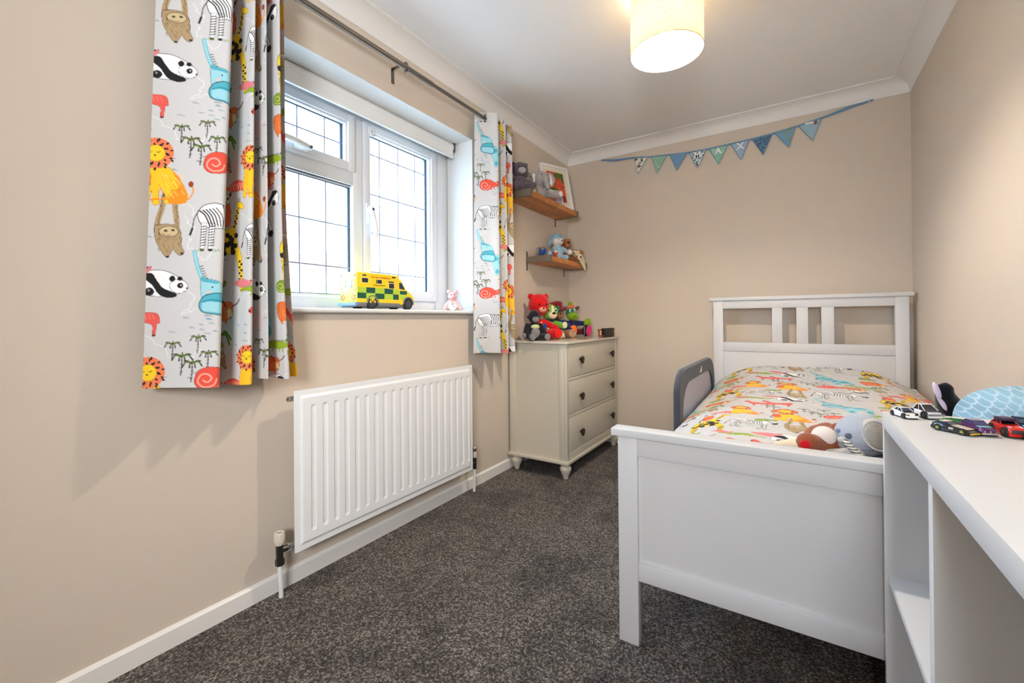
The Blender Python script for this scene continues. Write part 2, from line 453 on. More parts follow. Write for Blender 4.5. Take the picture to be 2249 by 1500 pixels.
# ------------------------------------------------------------------ neighbour's house outside
brick_m = mat('red_brick', (186, 112, 94), .9, var=(3, .2)); mortar_m = mat('pale_mortar', (196, 186, 176), .95)
fascia_m = mat('white_fascia', (225, 225, 225), .6)
A_, B_ = Vector((-16.05, 9.68, 0)), Vector((-18.19, 14.35, 0))
dv = (B_ - A_).normalized(); nv = Vector((dv.y, -dv.x, 0));
if nv.dot(Vector((1.6, 0, 0)) - A_) < 0: nv = -nv
S0 = A_ - dv * 6.0; L_ = 16.0
hs = thing('neighbour_house', 'pale rendered house with red brick upper courses seen through the window', 'house', tuple(S0))
def hp(a, z, d): return tuple(S0 + dv * a + nv * d + Vector((0, 0, z)))
def hbox(mb, a0, a1, z0, z1, d0, d1):
    P = [hp(a, z, d) for a in (a0, a1) for z in (z0, z1) for d in (d0, d1)]
    mb._add(P, [(0, 1, 3, 2), (4, 6, 7, 5), (0, 4, 5, 1), (2, 3, 7, 6), (0, 2, 6, 4), (1, 5, 7, 3)]); return mb
obj('wall', hbox(MB(), 0, L_, -3, 4.1, -.3, 0), mortar_m, hs, smooth=False)
obj('fascia', hbox(MB(), -.2, L_ + .2, 4.0, 4.25, -.3, .35), fascia_m, hs, smooth=False)
obj('gutter', MB().cyl(hp(-.2, 4.15, .4), hp(L_ + .2, 4.15, .4), .06, n=12), mat('grey_gutter', (150, 150, 152), .5), hs)
rf = MB(); rf._add([hp(-.3, 4.22, .4), hp(L_ + .3, 4.22, .4), hp(L_ + .3, 5.0, -3.5), hp(-.3, 5.0, -3.5), hp(-.3, 4.12, .4), hp(L_ + .3, 4.12, .4), hp(L_ + .3, 4.9, -3.5), hp(-.3, 4.9, -3.5)], [(0, 1, 2, 3), (4, 7, 6, 5), (0, 4, 5, 1), (1, 5, 6, 2), (2, 6, 7, 3), (3, 7, 4, 0)])
obj('roof', rf, mat('roof_tile_brown', (128, 110, 102), .9, var=(6, .2)), hs, smooth=False)
rnd = random.Random(4)
bk = MB()
for r in range(11):
    for c in range(44):
        a0 = c * .3 + (.15 if r % 2 else 0) + 1.0; z0 = 3.92 - r * .11
        hbox(bk, a0, a0 + .285, z0 - .098, z0, 0, .012 + rnd.random() * .004)
o = obj('brickwork', bk, brick_m, hs, smooth=False); o['kind'] = 'stuff'
for a0 in (8.3, 11.4):
    f = obj('window', hbox(MB(), a0, a0 + 1.3, 1.5, 2.6, 0, .05), fascia_m, hs, smooth=False)
    obj('pane', hbox(MB(), a0 + .08, a0 + 1.22, 1.58, 2.52, .05, .06), mat('dark_pane', (90, 100, 110), .1), f, smooth=False)
struct('ground_outside', MB().box(-60, -.3, -40, 60, -3.3, -3.0), mat('driveway', (170, 166, 160), .9))['kind'] = 'structure'

# ------------------------------------------------------------------ curtain rail
cr = thing('curtain_pole', 'brushed steel telescopic curtain pole above the window', 'curtain pole', (.1, 1.45, 2.15))
RX, RZ = .1, 2.193
obj('pole', MB().cyl((RX, .30, RZ), (RX, 1.62, RZ), .0125, n=20), steel, cr)
obj('pole_extension', MB().cyl((RX, 1.62, RZ), (RX, 2.325, RZ), .0098, n=20), steel, cr)
for y in (.30, 2.325): obj('finial', MB().cyl((RX, y - .015, RZ), (RX, y + .015, RZ), .017, n=20), steel, cr)
for y in (.40, 1.449, 2.30):
    q = MB(); q.box(0, .003, y - .009, y + .009, 2.150, 2.222, .001); q.box(0, .088, y - .008, y + .008, 2.219, 2.222, .0008)
    q.tube([(RX + .0165 * math.cos(t), y, RZ + .0165 * math.sin(t)) for t in [R(a) for a in range(100, 331, 23)]], .0035, 8)
    q.box(.082, .1, y - .008, y + .008, 2.207, 2.222, .001)
    b = obj('bracket', q, steel, cr)
    obj('clamp_screw', MB().cyl((RX - .018, y, RZ - .022), (RX - .006, y, RZ - .008), .0028, n=10), steel, b)

# ------------------------------------------------------------------ radiator
rd = thing('radiator', 'white ribbed panel radiator under the window', 'radiator', (.06, 1.414, .155))
RY0, RY1, RZ0, RZ1 = .893, 1.935, .155, .746
def rad_height(y, z):
    """front relief: flat margin, raised field, 20 recessed flutes"""
    e = min(y - RY0, RY1 - y, z - RZ0, RZ1 - z)
    sm = lambda t: max(0, min(1, t)) ** 2 * (3 - 2 * max(0, min(1, t)))
    h = .006 * sm((e - .020) / .010)
    yi0, yi1, zi0, zi1 = RY0 + .072, RY1 - .045, RZ0 + .060, RZ1 - .060
    n = 20; pitch = (yi1 - yi0) / (n - 1)
    k = round((y - yi0) / pitch)
    if 0 <= k < n:
        d = abs(y - (yi0 + k * pitch)); zz = min(z - zi0, zi1 - z)
        w = sm((.0105 - d) / .004) * sm((zz + .002) / .010)
        h -= .0045 * w
    return h
ny, nz = 420, 70
vs = []; fs_ = []
zsamp = [RZ0 + (RZ1 - RZ0) * t for t in ([k / 40 * .22 for k in range(41)] + [.3, .4, .5, .6, .7] + [.78 + k / 40 * .22 for k in range(41)])]
nz = len(zsamp); ysamp = [RY0 + (RY1 - RY0) * k / (ny - 1) for k in range(ny)]
for y in ysamp:
    for z in zsamp: vs.append((.0925 + rad_height(y, z), y, z))
for i in range(ny - 1):
    for j in range(nz - 1): fs_.append((i * nz + j, (i + 1) * nz + j, (i + 1) * nz + j + 1, i * nz + j + 1))
q = MB(); q._add(vs, fs_); q.box(.086, .0924, RY0, RY1, RZ0, RZ1, .0022)
obj('front_panel', q, rad_m, rd, angle=60)
obj('rear_channel', MB().box(.045, .086, RY0 + .03, RY1 - .03, RZ0 + .02, RZ1 - .02, .008), rad_m, rd)
for y in (1.08, 1.75): obj('wall_bracket', MB().box(0.001, .046, y - .02, y + .02, .22, .70, .002), rad_m, rd)
obj('bleed_plug', MB().cyl((.068, RY0 + .032, .715), (.068, RY0 - .012, .715), .010, n=8).cyl((.068, RY0 - .012, .715), (.068, RY0 - .016, .715), .005, n=10), chrome, rd)
# left valve
q = MB(); q.cyl((.068, RY0 + .03, .178), (.068, .872, .178), .009); q.cyl((.068, .888, .178), (.068, .876, .178), .014, n=6)
obj('valve_tail', q, chrome, rd)
q = MB(); q.cyl((.064, .852, .135), (.066, .850, .202), .0125); q.cyl((.066, .850, .178), (.068, .874, .178), .011)
q.lathe([(.015, 0), (.0155, .012), (.015, .022)], (.064, .852, .125), 6)
obj('valve_body', q, mat('dark_chrome', (92, 88, 84), .25, .9), rd)
q = MB(); q.lathe([(.012, 0), (.0145, .005), (.0165, .013), (.0172, .040), (.0165, .046), (.0115, .047), (.0105, .041)], (.066, .850, .198), 24)
obj('valve_cap', q, mat('ivory_plastic', (222, 212, 196), .45), rd)
q = MB()
for k in range(16):
    a = 2 * PI * k / 16; q.cyl((.066 + .0170 * math.cos(a), .850 + .0170 * math.sin(a), .214), (.066 + .0174 * math.cos(a), .850 + .0174 * math.sin(a), .238), .0010, n=6)
obj('grip_rib', q, MATS['ivory_plastic'], rd)
obj('cap_recess', MB().cyl((.066, .850, .2392), (.066, .850, .2402), .0098), mat('recess_shadow_brown', (110, 98, 84), .6), rd)
obj('pipe', MB().tube([(.052, .863, 0), (.055, .861, .03), (.061, .855, .09), (.064, .852, .13)], .0078, 16), rad_m, rd)
q = MB(); q.cyl((.068, RY1 - .03, .178), (.068, 1.965, .178), .009); q.cyl((.066, 1.985, .140), (.066, 1.985, .205), .0115); q.cyl((.066, 1.985, .178), (.068, 1.955, .178), .010)
obj('valve_body', q, MATS['dark_chrome'], rd)
obj('valve_cap', MB().lathe([(.010, 0), (.0125, .004), (.0125, .032), (.010, .034)], (.066, 1.985, .204)), MATS['ivory_plastic'], rd)
obj('valve_head', MB().lathe([(.009, 0), (.0115, .004), (.0115, .022), (.008, .026)], (.066, 1.985, .238), 12), chrome, rd)
obj('pipe', MB().tube([(.050, 2.0, 0), (.055, 1.996, .05), (.066, 1.985, .14)], .0075, 16), rad_m, rd)

# ------------------------------------------------------------------ chest of drawers
ch = thing('chest_of_drawers', 'putty coloured three drawer chest with dark heart shaped knobs', 'chest of drawers', (.22, 2.9, 0))
CX0, CX1, CY0, CY1 = .016, .440, 2.436, 3.345
q = MB()
for y in (CY0, CY1 - .022):
    q.box(CX0, CX0 + .045, y, y + .022, .115, .842, .002); q.box(CX1 - .052, CX1 - .0205, y, y + .022, .115, .842, .0005)
    q.box(CX0 + .044, CX1 - .053, y + (.006 if y == CY0 else 0), y + (.022 if y == CY0 else .016), .115, .842)
q.box(CX0 + .002, CX0 + .012, CY0 + .023, CY1 - .023, .116, .841)
obj('carcass', q, dress_m, ch, smooth=True)
q = MB()
DY0, DY1 = 2.466, 3.312
q.box(CX1 - .02, CX1, CY0, DY0, .115, .842, .0015); q.box(CX1 - .02, CX1, DY1, CY1, .115, .842, .0015)
for z0, z1 in ((.115, .165), (.381, .401), (.611, .631), (.8425, .8435)): q.box(CX1 - .02, CX1, DY0, DY1, z0, z1, .0004)
obj('front_frame', q, dress_m, ch)
obj('top', MB().box(.004, .455, 2.424, 3.36, .8435, .8605, .004, 3), mat('putty_lacquer_top', (208, 200, 184), .13, coat=.5), ch)
obj('plinth', MB().box(.006, .452, 2.424, 3.357, .094, .116, .005, 3), dress_m, ch)
for x, y in ((.415, 2.462), (.055, 2.462), (.415, 3.315), (.055, 3.315)):
    obj('foot', MB().lathe([(.012, 0), (.016, .002), (.0175, .012), (.024, .030), (.0355, .055), (.037, .068), (.031, .080), (.022, .085), (.029, .089), (.029, .095)], (x, y, 0), 28), dress_m, ch)
heart = [(.0 + .016 * math.sin(t) ** 3, (.013 * math.cos(t) - .005 * math.cos(2 * t) - .002 * math.cos(3 * t) - .001 * math.cos(4 * t)) * 1.05) for t in [2 * PI * k / 28 for k in range(28)]]
for i, (z0, z1, zk) in enumerate(((.634, .841, .737), (.404, .609, .500), (.168, .379, .264))):
    d = obj('drawer', MB().box(CX1 - .022, CX1 + .0006, DY0 + .003, DY1 - .003, z0, z1, .0012).box(CX1 - .36, CX1 - .022, DY0 + .02, DY1 - .02, z0 + .01, z1 - .02), dress_m, ch)
    for y in (2.633, 3.203):
        k = MB(); k.cyl((CX1 - .001, y, zk), (CX1 + .018, y, zk), .0065, .008, 14)
        k.lathe([(.009, 0), (.006, .003)], (0, 0, 0), 14, M=Matrix.Translation((CX1, y, zk)) @ Euler((0, R(90), 0)).to_matrix().to_4x4())
        k.prism([(a * 1.4, b * 1.4) for a, b in heart], lambda a, b, dd, y=y, zk=zk: (dd, y + a, zk + b), CX1 + .012, CX1 + .027, .0035)
        obj('heart_knob', k, pewter, d)

# ------------------------------------------------------------------ bed
bd = thing('bed', 'white painted single bed with slatted headboard and panelled footboard', 'bed', (1.66, 2.3, 0))
LX = ((1.157, 1.218), (2.108, 2.169))
FY = 1.318; HY = 3.265
q = MB().box(1.138, 2.188, 1.308, 1.366, .6365, .660, .0028, 3); obj('footboard_cap', q, white_wood, bd)
for a, b in LX: obj('leg', MB().box(a, b, FY, FY + .042, 0, .6365, .002), white_wood, bd)
obj('footboard_top_rail', MB().box(1.218, 2.108, FY + .003, FY + .035, .580, .6365, .0015), white_wood, bd)
obj('footboard_panel', MB().box(1.218, 2.108, FY + .014, FY + .028, .250, .584), white_wood, bd)
obj('footboard_bottom_rail', MB().box(1.218, 2.108, FY + .002, FY + .036, .199, .254, .0022), white_wood, bd)
q = MB().box(1.134, 2.190, 3.256, 3.322, 1.1165, 1.139, .0025, 3); obj('headboard_cap', q, white_wood, bd)
for a, b in LX: obj('leg', MB().box(a, b, HY, HY + .042, 0, 1.1165, .002), white_wood, bd)
obj('headboard_top_rail', MB().box(1.218, 2.108, HY + .003, HY + .035, 1.063, 1.1165, .0015), white_wood, bd)
obj('headboard_middle_rail', MB().box(1.218, 2.108, HY + .003, HY + .035, .776, .836, .0015), white_wood, bd)
obj('headboard_panel', MB().box(1.218, 2.108, HY + .007, HY + .028, .25, .775, .0008), white_wood, bd)
for a, b in ((1.504, 1.561), (1.636, 1.697), (1.765, 1.828)): obj('slat', MB().box(a, b, HY + .005, HY + .033, .836, 1.063, .0012), white_wood, bd)
for a in (1.170, 2.134): obj('side_rail', MB().box(a, a + .022, FY + .042, HY, .22, .36, .002), white_wood, bd)
for k in range(13):
    y = 1.45 + k * .14; obj('bed_slat', MB().box(1.192, 2.134, y, y + .07, .30, .318, .002), mat('pale_pine', (214, 186, 146), .6), bd)
q = MB().box(1.222, 2.120, 1.375, 3.25, .320, .52, .035, 4)
tag(obj('mattress', q, mat('mattress_ticking', (232, 230, 226), .9)), 'white mattress on the slats of the bed under the duvet', 'mattress')

# ------------------------------------------------------------------ bed guard
gd = thing('bed_guard', 'charcoal framed mesh safety rail along the side of the bed', 'bed guard', (1.18, 2.47, .36))
def rrect(y0, y1, z0, z1, ra, rb, n=10):
    """rounded top corners ra (near) rb (far)"""
    p = [(y0, z0)]
    p += [(y0 + ra * (1 - math.cos(t)), z1 - ra * .8 + ra * .8 * math.sin(t)) for t in [PI / 2 * k / n for k in range(n + 1)]]
    p += [(y1 - rb * (1 - math.sin(t)), z1 - rb * .8 + rb * .8 * math.cos(t)) for t in [PI / 2 * k / n for k in range(n + 1)]]
    p.append((y1, z0)); return p
po = rrect(1.985, 2.965, .36, .764, .13, .20); pi_ = rrect(2.045, 2.905, .36, .700, .16, .17)
q = MB(); n = len(po)
for d0, sgn in ((1.176, -1), (1.204, 1)):
    vs = [(d0 if 0 < 1 else 0, a, b) for a, b in po] + [(d0, a, b) for a, b in pi_]
    q._add(vs, [(k, k + 1, n + k + 1, n + k) for k in range(n - 1)])
vs = [(x, a, b) for x in (1.176, 1.190, 1.204) for a, b in po]
vs = [(x, a + (0 if x != 1.190 else (.006 if a > 2.4 else -.006)), b + (0 if x != 1.19 else .005)) for x, a, b in vs]
q._add(vs, [(j * n + k, j * n + k + 1, (j + 1) * n + k + 1, (j + 1) * n + k) for j in (0, 1) for k in range(n - 1)])
vs = [(x, a, b) for x in (1.176, 1.204) for a, b in pi_]
q._add(vs, [(k, k + 1, n + k + 1, n + k) for k in range(n - 1)])
obj('padded_frame', q, mat('charcoal_fabric', (66, 68, 76), .9, bump=(400, .4), sheen=.2), gd, angle=50)
q = MB(); vs = [(x, a, b) for x in (1.189, 1.192) for a, b in pi_]
q._add(vs, [tuple(range(n)), tuple(range(2 * n - 1, n - 1, -1))])
obj('mesh_panel', q, mat('pale_mesh', (206, 203, 214), .9, bump=(900, .6)), gd, smooth=False)
q = MB(); q.prism([(2.452, .715), (2.470, .722), (2.480, .722), (2.487, .732), (2.500, .733), (2.507, .745), (2.512, .744), (2.512, .722), (2.503, .714), (2.494, .714), (2.488, .720), (2.474, .716)], lambda a, b, d: (d, a, b - .002), 1.204, 1.2055)
obj('logo_patch', q, white_pl, gd, label='small white leaping animal emblem')

# ------------------------------------------------------------------ desk
ds = thing('desk', 'white desk with open shelves, its end against the foot of the bed', 'desk', (2.0, .75, 0))
DX0, DX1, DZ = 1.791, 2.205, .785
obj('desk_top', MB().box(DX0, DX1, .22, 1.302, DZ - .035, DZ, .0012), desk_m, ds)
obj('end_panel', MB().box(DX0 + .001, DX1, 1.283, 1.301, 0, DZ - .035, .0008), desk_m, ds)
obj('upright_panel', MB().box(DX0 + .001, DX1, .875, .899, 0, DZ - .035, .0008), desk_m, ds)
obj('end_panel', MB().box(DX0 + .001, DX1, .23, .248, 0, DZ - .035, .0008), desk_m, ds)
obj('shelf', MB().box(DX0 + .006, DX1, .899, 1.283, .402, .418, .0008), desk_m, ds)
obj('shelf', MB().box(DX0 + .006, DX1, .899, 1.283, .06, .076, .0008), desk_m, ds)
obj('plinth', MB().box(DX0 + .02, DX0 + .032, .899, 1.283, 0, .06), desk_m, ds)
obj('back_panel', MB().box(DX1 - .006, DX1, .899, 1.283, .076, .75), desk_m, ds)

# ------------------------------------------------------------------ pendant lamp
lp = thing('pendant_lamp', 'cream drum pendant light with tiny stars hanging from the ceiling', 'lamp', (1.18, 1.90, 2.128))
def shade_mat():
    m = bpy.data.materials.new('lit_shade_fabric'); m.use_nodes = True
    nt = m.node_tree; nt.nodes.clear(); L = nt.links.new
    o = nt.nodes.new('ShaderNodeOutputMaterial'); t = nt.nodes.new('ShaderNodeBsdfTranslucent'); d = nt.nodes.new('ShaderNodeBsdfDiffuse'); mx = nt.nodes.new('ShaderNodeMixShader')
    t.inputs[0].default_value = (*lin((160, 147, 118)), 1); d.inputs[0].default_value = (*lin((250, 240, 215)), 1); mx.inputs[0].default_value = .45
    L(t.outputs[0], mx.inputs[1]); L(d.outputs[0], mx.inputs[2]); L(mx.outputs[0], o.inputs[0]); return m
LR = .146
q = MB(); n = 64
vs = [(1.18 + r * math.cos(2 * PI * k / n), 1.90 + r * math.sin(2 * PI * k / n), z) for r, z in ((LR, 2.128), (LR, 2.372), (LR - .0016, 2.372), (LR - .0016, 2.128)) for k in range(n)]
q._add(vs, [(j * n + k, j * n + (k + 1) % n, ((j + 1) % 4) * n + (k + 1) % n, ((j + 1) % 4) * n + k) for j in range(4) for k in range(n)])
sh = obj('lamp_shade', q, shade_mat(), lp)
for z in (2.128, 2.372):
    obj('rim_band', MB().tube([(1.18 + (LR + .0002) * math.cos(2 * PI * k / n), 1.90 + (LR + .0002) * math.sin(2 * PI * k / n), z) for k in range(n)], .0018, 8, closed=True), mat('rim_tape', (196, 178, 140), .7), sh)
rnd = random.Random(11)
star_m = mat('white_star_card', (250, 246, 236), .7)
for k in range(46):
    t = 2 * PI * (k * .381966 % 1); z = 2.14 + (k * .7548776 % 1) * .17; rr = rnd.choice((.004, .005, .0065)); a0 = rnd.random() * 2
    er = Vector((math.cos(t), math.sin(t), 0)); et = Vector((-math.sin(t), math.cos(t), 0)); c = Vector((1.18, 1.90, z)) + er * (LR + .0006)
    pl = [(rr * (1 if j % 2 else .45) * math.cos(a0 + PI * j / 5), rr * (1 if j % 2 else .45) * math.sin(a0 + PI * j / 5)) for j in range(10)]
    obj('star', MB().prism(pl, lambda a, b, d, c=c, er=er, et=et: tuple(c + et * a + Vector((0, 0, b)) + er * d), 0, .002), star_m, sh, smooth=False)
q = MB().cyl((1.18, 1.90, 2.345), (1.18, 1.90, 2.398), .004); obj('cord', q, white_pl, lp)
obj('ceiling_rose', MB().lathe([(.010, -.03), (.030, -.022), (.042, -.006), (.043, 0)], (1.18, 1.90, 2.3985)), white_pl, lp)
q = MB().cyl((1.18, 1.90, 2.255), (1.18, 1.90, 2.350), .018); obj('lamp_holder', q, white_pl, lp)
q = MB()
for k in range(3):
    t = 2 * PI * k / 3 + .4; q.cyl((1.18, 1.90, 2.322), (1.18 + (LR - .001) * math.cos(t), 1.90 + (LR - .001) * math.sin(t), 2.322), .0015, n=8)
obj('shade_carrier', q, white_pl, lp)
bm_ = bpy.data.materials.new('bulb_glow'); bm_.use_nodes = True
b = bm_.node_tree.nodes['Principled BSDF']; b.inputs['Emission Color'].default_value = (1, .89, .74, 1); b.inputs['Emission Strength'].default_value = LAMP_W * 16
obj('bulb', MB().ell((1.18, 1.90, 2.222), (.030, .030, .040)), bm_, lp)
# ------------------------------------------------------------------ the safari print, drawn in millimetres on a 640 mm repeat
N = 640
CV = np.empty((N, N, 3)); CV[:] = lin((205, 203, 202))
def _put(x0, x1, y0, y1, fn, col, soft=.8):
    X, Y = np.meshgrid(np.arange(int(x0) - 2, int(x1) + 3), np.arange(int(y0) - 2, int(y1) + 3))
    a = np.clip(.5 - fn(X + .5, Y + .5) / soft, 0, 1)[..., None]
    ix = (Y % N, X % N); CV[ix] = CV[ix] * (1 - a) + np.array(lin(col)) * a
def _seg(X, Y, a, b):
    dx, dy = b[0] - a[0], b[1] - a[1]; L2 = dx * dx + dy * dy + 1e-9
    t = np.clip(((X - a[0]) * dx + (Y - a[1]) * dy) / L2, 0, 1)
    return np.hypot(X - a[0] - t * dx, Y - a[1] - t * dy)
def smooth_pts(p, closed=False, k=5):
    n = len(p); out = []
    rng = range(n) if closed else range(n - 1)
    for i in rng:
        g = (lambda j: p[j % n]) if closed else (lambda j: p[max(0, min(n - 1, j))])
        p0, p1, p2, p3 = g(i - 1), g(i), g(i + 1), g(i + 2)
        for s in range(k):
            t = s / k
            out.append(tuple(.5 * (2 * p1[c] + (p2[c] - p0[c]) * t + (2 * p0[c] - 5 * p1[c] + 4 * p2[c] - p3[c]) * t * t + (3 * p1[c] - p0[c] - 3 * p2[c] + p3[c]) * t ** 3) for c in (0, 1)))
    if not closed: out.append(tuple(p[-1]))
    return out
class Pen:
    """draws one motif with its own origin, scale and mirroring"""
    def __init__(s, x, y, k=1.0, flip=False, rot=0): s.x, s.y, s.k, s.f, s.r = x, y, k, flip, R(rot)
    def T(s, p):
        out = []
        for a, b in p:
            a = -a if s.f else a; c, d = math.cos(s.r), math.sin(s.r)
            out.append((s.x + s.k * (a * c - b * d), s.y + s.k * (a * d + b * c)))
        return out
    def line(s, p, w, col, sm=True):
        p = s.T(p); p = smooth_pts(p) if sm and len(p) > 2 else p
        xs = [a for a, b in p]; ys = [b for a, b in p]; h = w * s.k / 2
        def fn(X, Y):
            d = np.full(X.shape, 1e9)
            for i in range(len(p) - 1): d = np.minimum(d, _seg(X, Y, p[i], p[i + 1]))
            return d - h
        _put(min(xs) - h, max(xs) + h, min(ys) - h, max(ys) + h, fn, col)
    def fill(s, p, col, sm=True, out=None, ow=1.6):
        q = p; p = s.T(p); p = smooth_pts(p, True) if sm else p
        xs = [a for a, b in p]; ys = [b for a, b in p]
        def fn(X, Y):
            ins = np.zeros(X.shape, bool); n = len(p)
            for i in range(n):
                (xa, ya), (xb, yb) = p[i], p[(i + 1) % n]
                if ya == yb: continue
                c = ((ya > Y) != (yb > Y)) & (X < (xb - xa) * (Y - ya) / (yb - ya) + xa); ins ^= c
            return np.where(ins, -1., 1.)
        _put(min(xs), max(xs), min(ys), max(ys), fn, col, 1.)
        if out is not None: s.line(list(q) + [q[0]] if not sm else list(q) + [q[0], q[1]], ow, out, sm)
    def oval(s, cx, cy, rx, ry, col, a=0, out=None, ow=1.5):
        p = [(cx + rx * math.cos(t) * math.cos(R(a)) - ry * math.sin(t) * math.sin(R(a)), cy + rx * math.cos(t) * math.sin(R(a)) + ry * math.sin(t) * math.cos(R(a))) for t in [2 * PI * k / 20 for k in range(20)]]
        s.fill(p, col, False, out, ow)
INK = (34, 33, 36); WHT = (244, 243, 242)
prnd = random.Random(5)
def squiggle(pts, w=1.3, col=(240, 239, 238), amp=7):
    p = []
    for i in range(len(pts) - 1):
        for t in range(6): p.append((pts[i][0] + (pts[i + 1][0] - pts[i][0]) * t / 6 + prnd.uniform(-amp, amp), pts[i][1] + (pts[i + 1][1] - pts[i][1]) * t / 6 + prnd.uniform(-amp, amp)))
    Pen(0, 0).line(p, w, col)
def sloth(P, hang=True):
    f, d, o = (176, 150, 112), (120, 98, 70), (58, 48, 40)
    if hang: P.line([(8, 0), (2, 40), (-8, 80), (-8, 110)], 15, f); P.line([(34, 0), (36, 40), (42, 80), (42, 110)], 15, f)
    P.fill([(-14, 92), (10, 86), (40, 90), (54, 110), (58, 150), (66, 168), (56, 178), (44, 170), (36, 160), (30, 172), (22, 184), (12, 176), (2, 160), (-12, 130)], f, True, o, 1.2)
    for k in range(46):
        x = prnd.uniform(-6, 54); y = prnd.uniform(96, 165); P.line([(x, y), (x + 2, y + 8)], 1.2, d, False)
    if hang:
        for k in range(28):
            y = prnd.uniform(2, 85); P.line([(3 - y * .1 + prnd.uniform(-5, 5), y), (3 - y * .1, y + 7)], 1.2, d, False); P.line([(36 + y * .08 + prnd.uniform(-5, 5), y), (36 + y * .08, y + 7)], 1.2, d, False)
        for x in (4, 14, 30, 40): P.line([(x, -3), (x + 2, 4)], 3.5, INK, False)
    P.oval(22, 108, 25, 16, (206, 184, 142), 0, o, 1.6); P.line([(6, 114), (16, 120), (30, 118)], 1.4, o); P.oval(14, 106, 5, 3, o); P.oval(33, 104, 5, 3, o)
    P.oval(60, 172, 5, 3, INK); P.oval(22, 182, 5, 3, INK)
def zebra(P):
    P.fill([(14, 34), (28, 12), (60, 2), (96, 8), (128, 10), (150, -4), (168, -14), (186, -2), (206, 40), (204, 56), (188, 58), (178, 40), (170, 44), (160, 66), (156, 78), (100, 76), (50, 76), (26, 66)], WHT, True, INK, 2.2)
    for x, x2 in ((34, 32), (56, 54), (140, 138), (156, 160)):
        P.fill([(x - 7, 62), (x + 8, 62), (x2 + 5, 140), (x2 - 6, 140)], WHT, False, INK, 1.2)
        for k in range(8): P.line([(x - 6, 74 + k * 8), (x + 6, 71 + k * 8)], 3, INK, False)
        P.oval(x2, 142, 6, 4, INK)
    for k in range(6): P.line([(20 + k * 9, 26 - k * 2), (36 + k * 9, 40), (50 + k * 7, 70)], 4.2 - k * .3, INK)
    for k in range(7): P.line([(82 + k * 10, 6 + (k % 2) * 2), (90 + k * 9, 34), (84 + k * 11, 72)], 4, INK)
    for k in range(6): P.line([(150 + k * 7, -2 + k * 4), (156 + k * 7, 18 + k * 5)], 3.2, INK)
    P.fill([(186, 44), (206, 40), (207, 58), (190, 62)], INK)
    P.line([(146, -6), (160, -18), (176, -14)], 4, INK)
    P.line([(16, 30), (6, 50), (2, 84)], 2.6, INK); P.line([(2, 80), (-3, 98)], 6, INK)
    for x in (20, 60, 126, 168): P.line([(x, 146), (x + 5, 140), (x + 8, 147), (x + 14, 139), (x + 18, 146)], 1.6, (120, 150, 40), False)
def elephant(P):
    t1, t2, t3, o = (156, 208, 218), (84, 172, 190), (46, 146, 168), (46, 92, 104)
    P.line([(2, 0), (10, 36), (22, 70), (32, 92)], 11, t2); P.line([(2, 0), (10, 36), (22, 70), (32, 92)], 7, t1)
    for k in range(6): P.line([(18 + k * 3, 44 + k * 7), (26 + k * 3, 42 + k * 7)], 2.2, INK, False)
    P.fill([(74, 140), (120, 150), (160, 168), (176, 200), (176, 250), (160, 262), (150, 240), (128, 236), (120, 262), (98, 262), (92, 220), (80, 190)], t1, True, o, 1)
    for a in ((100, 170, 20, 14), (140, 190, 22, 18), (166, 240, 10, 18), (110, 245, 10, 14)): P.oval(*a, t2)
    P.fill([(24, 76), (44, 80), (66, 86), (82, 100), (92, 130), (88, 170), (60, 172), (36, 160), (24, 120)], t1, True, o, 1.2)
    P.fill([(22, 76), (46, 82), (68, 88), (64, 94), (40, 90), (28, 88)], t2)
    P.fill([(34, 130), (60, 122), (88, 126), (98, 160), (92, 186), (60, 184), (28, 176), (20, 154)], t2, True, INK, 2.2)
    P.fill([(30, 146), (60, 148), (92, 152), (90, 180), (56, 178), (30, 172)], t1); P.line([(30, 148), (56, 142), (90, 150)], 5, t3)
    P.oval(44, 118, 6, 4.5, (236, 190, 180)); P.oval(54, 104, 2.6, 2, INK)
def panda(P):
    P.fill([(-60, 20), (-40, 2), (0, 0), (34, 14), (60, 34), (56, 60), (20, 74), (-30, 74), (-60, 60)], WHT, True, INK, 1.6)
    P.fill([(-58, 14), (-30, 8), (-14, 30), (4, 52), (36, 66), (38, 76), (16, 80), (-8, 70), (-26, 44), (-42, 30)], INK)
    P.oval(-34, 62, 13, 12, INK); P.oval(-36, 58, 3, 3, (150, 150, 150))
    P.oval(44, 46, 25, 20, WHT, 15, INK, 1.3); P.oval(26, 24, 8, 9, INK); P.oval(46, 24, 7, 6, INK); P.oval(48, 44, 8, 8.5, INK, 20); P.oval(50, 43, 2, 2, WHT); P.oval(66, 52, 3.5, 2.5, INK); P.line([(56, 60), (62, 61), (66, 56)], 1.2, INK)
def horse(P):
    c, o = (230, 92, 84), (150, 50, 50)
    P.fill([(0, 8), (8, 0), (18, 4), (34, 24), (70, 30), (104, 34), (112, 60), (104, 64), (100, 96), (92, 96), (90, 66), (50, 62), (46, 94), (38, 94), (36, 60), (22, 40), (12, 24), (2, 22)], c, True, o, 1)
    P.oval(2, 15, 4, 3, INK)
    for k in range(8): P.line([(20 + k * 10, 30 + k), (26 + k * 10, 50)], 2, (240, 130, 116), False)
    for x in (42, 96): P.oval(x, 97, 5, 2.5, INK)
def palm(P):
    P.line([(0, 0), (1, 20), (-1, 46)], 2.4, INK)
    for k in range(4): P.line([(-3, 10 + k * 9), (3, 9 + k * 9)], 1.4, INK, False)
    for dx, dy in ((-22, 8), (-18, -6), (-6, 10), (20, -6), (24, 6), (8, 10), (2, -10)):
        P.line([(0, 0), (dx * .6, dy * .2 - 6), (dx, dy)], 3.4, INK); P.line([(0, 0), (dx * .6, dy * .2 - 6), (dx * .8, dy * .6 - 2)], 1.3, (128, 150, 60))
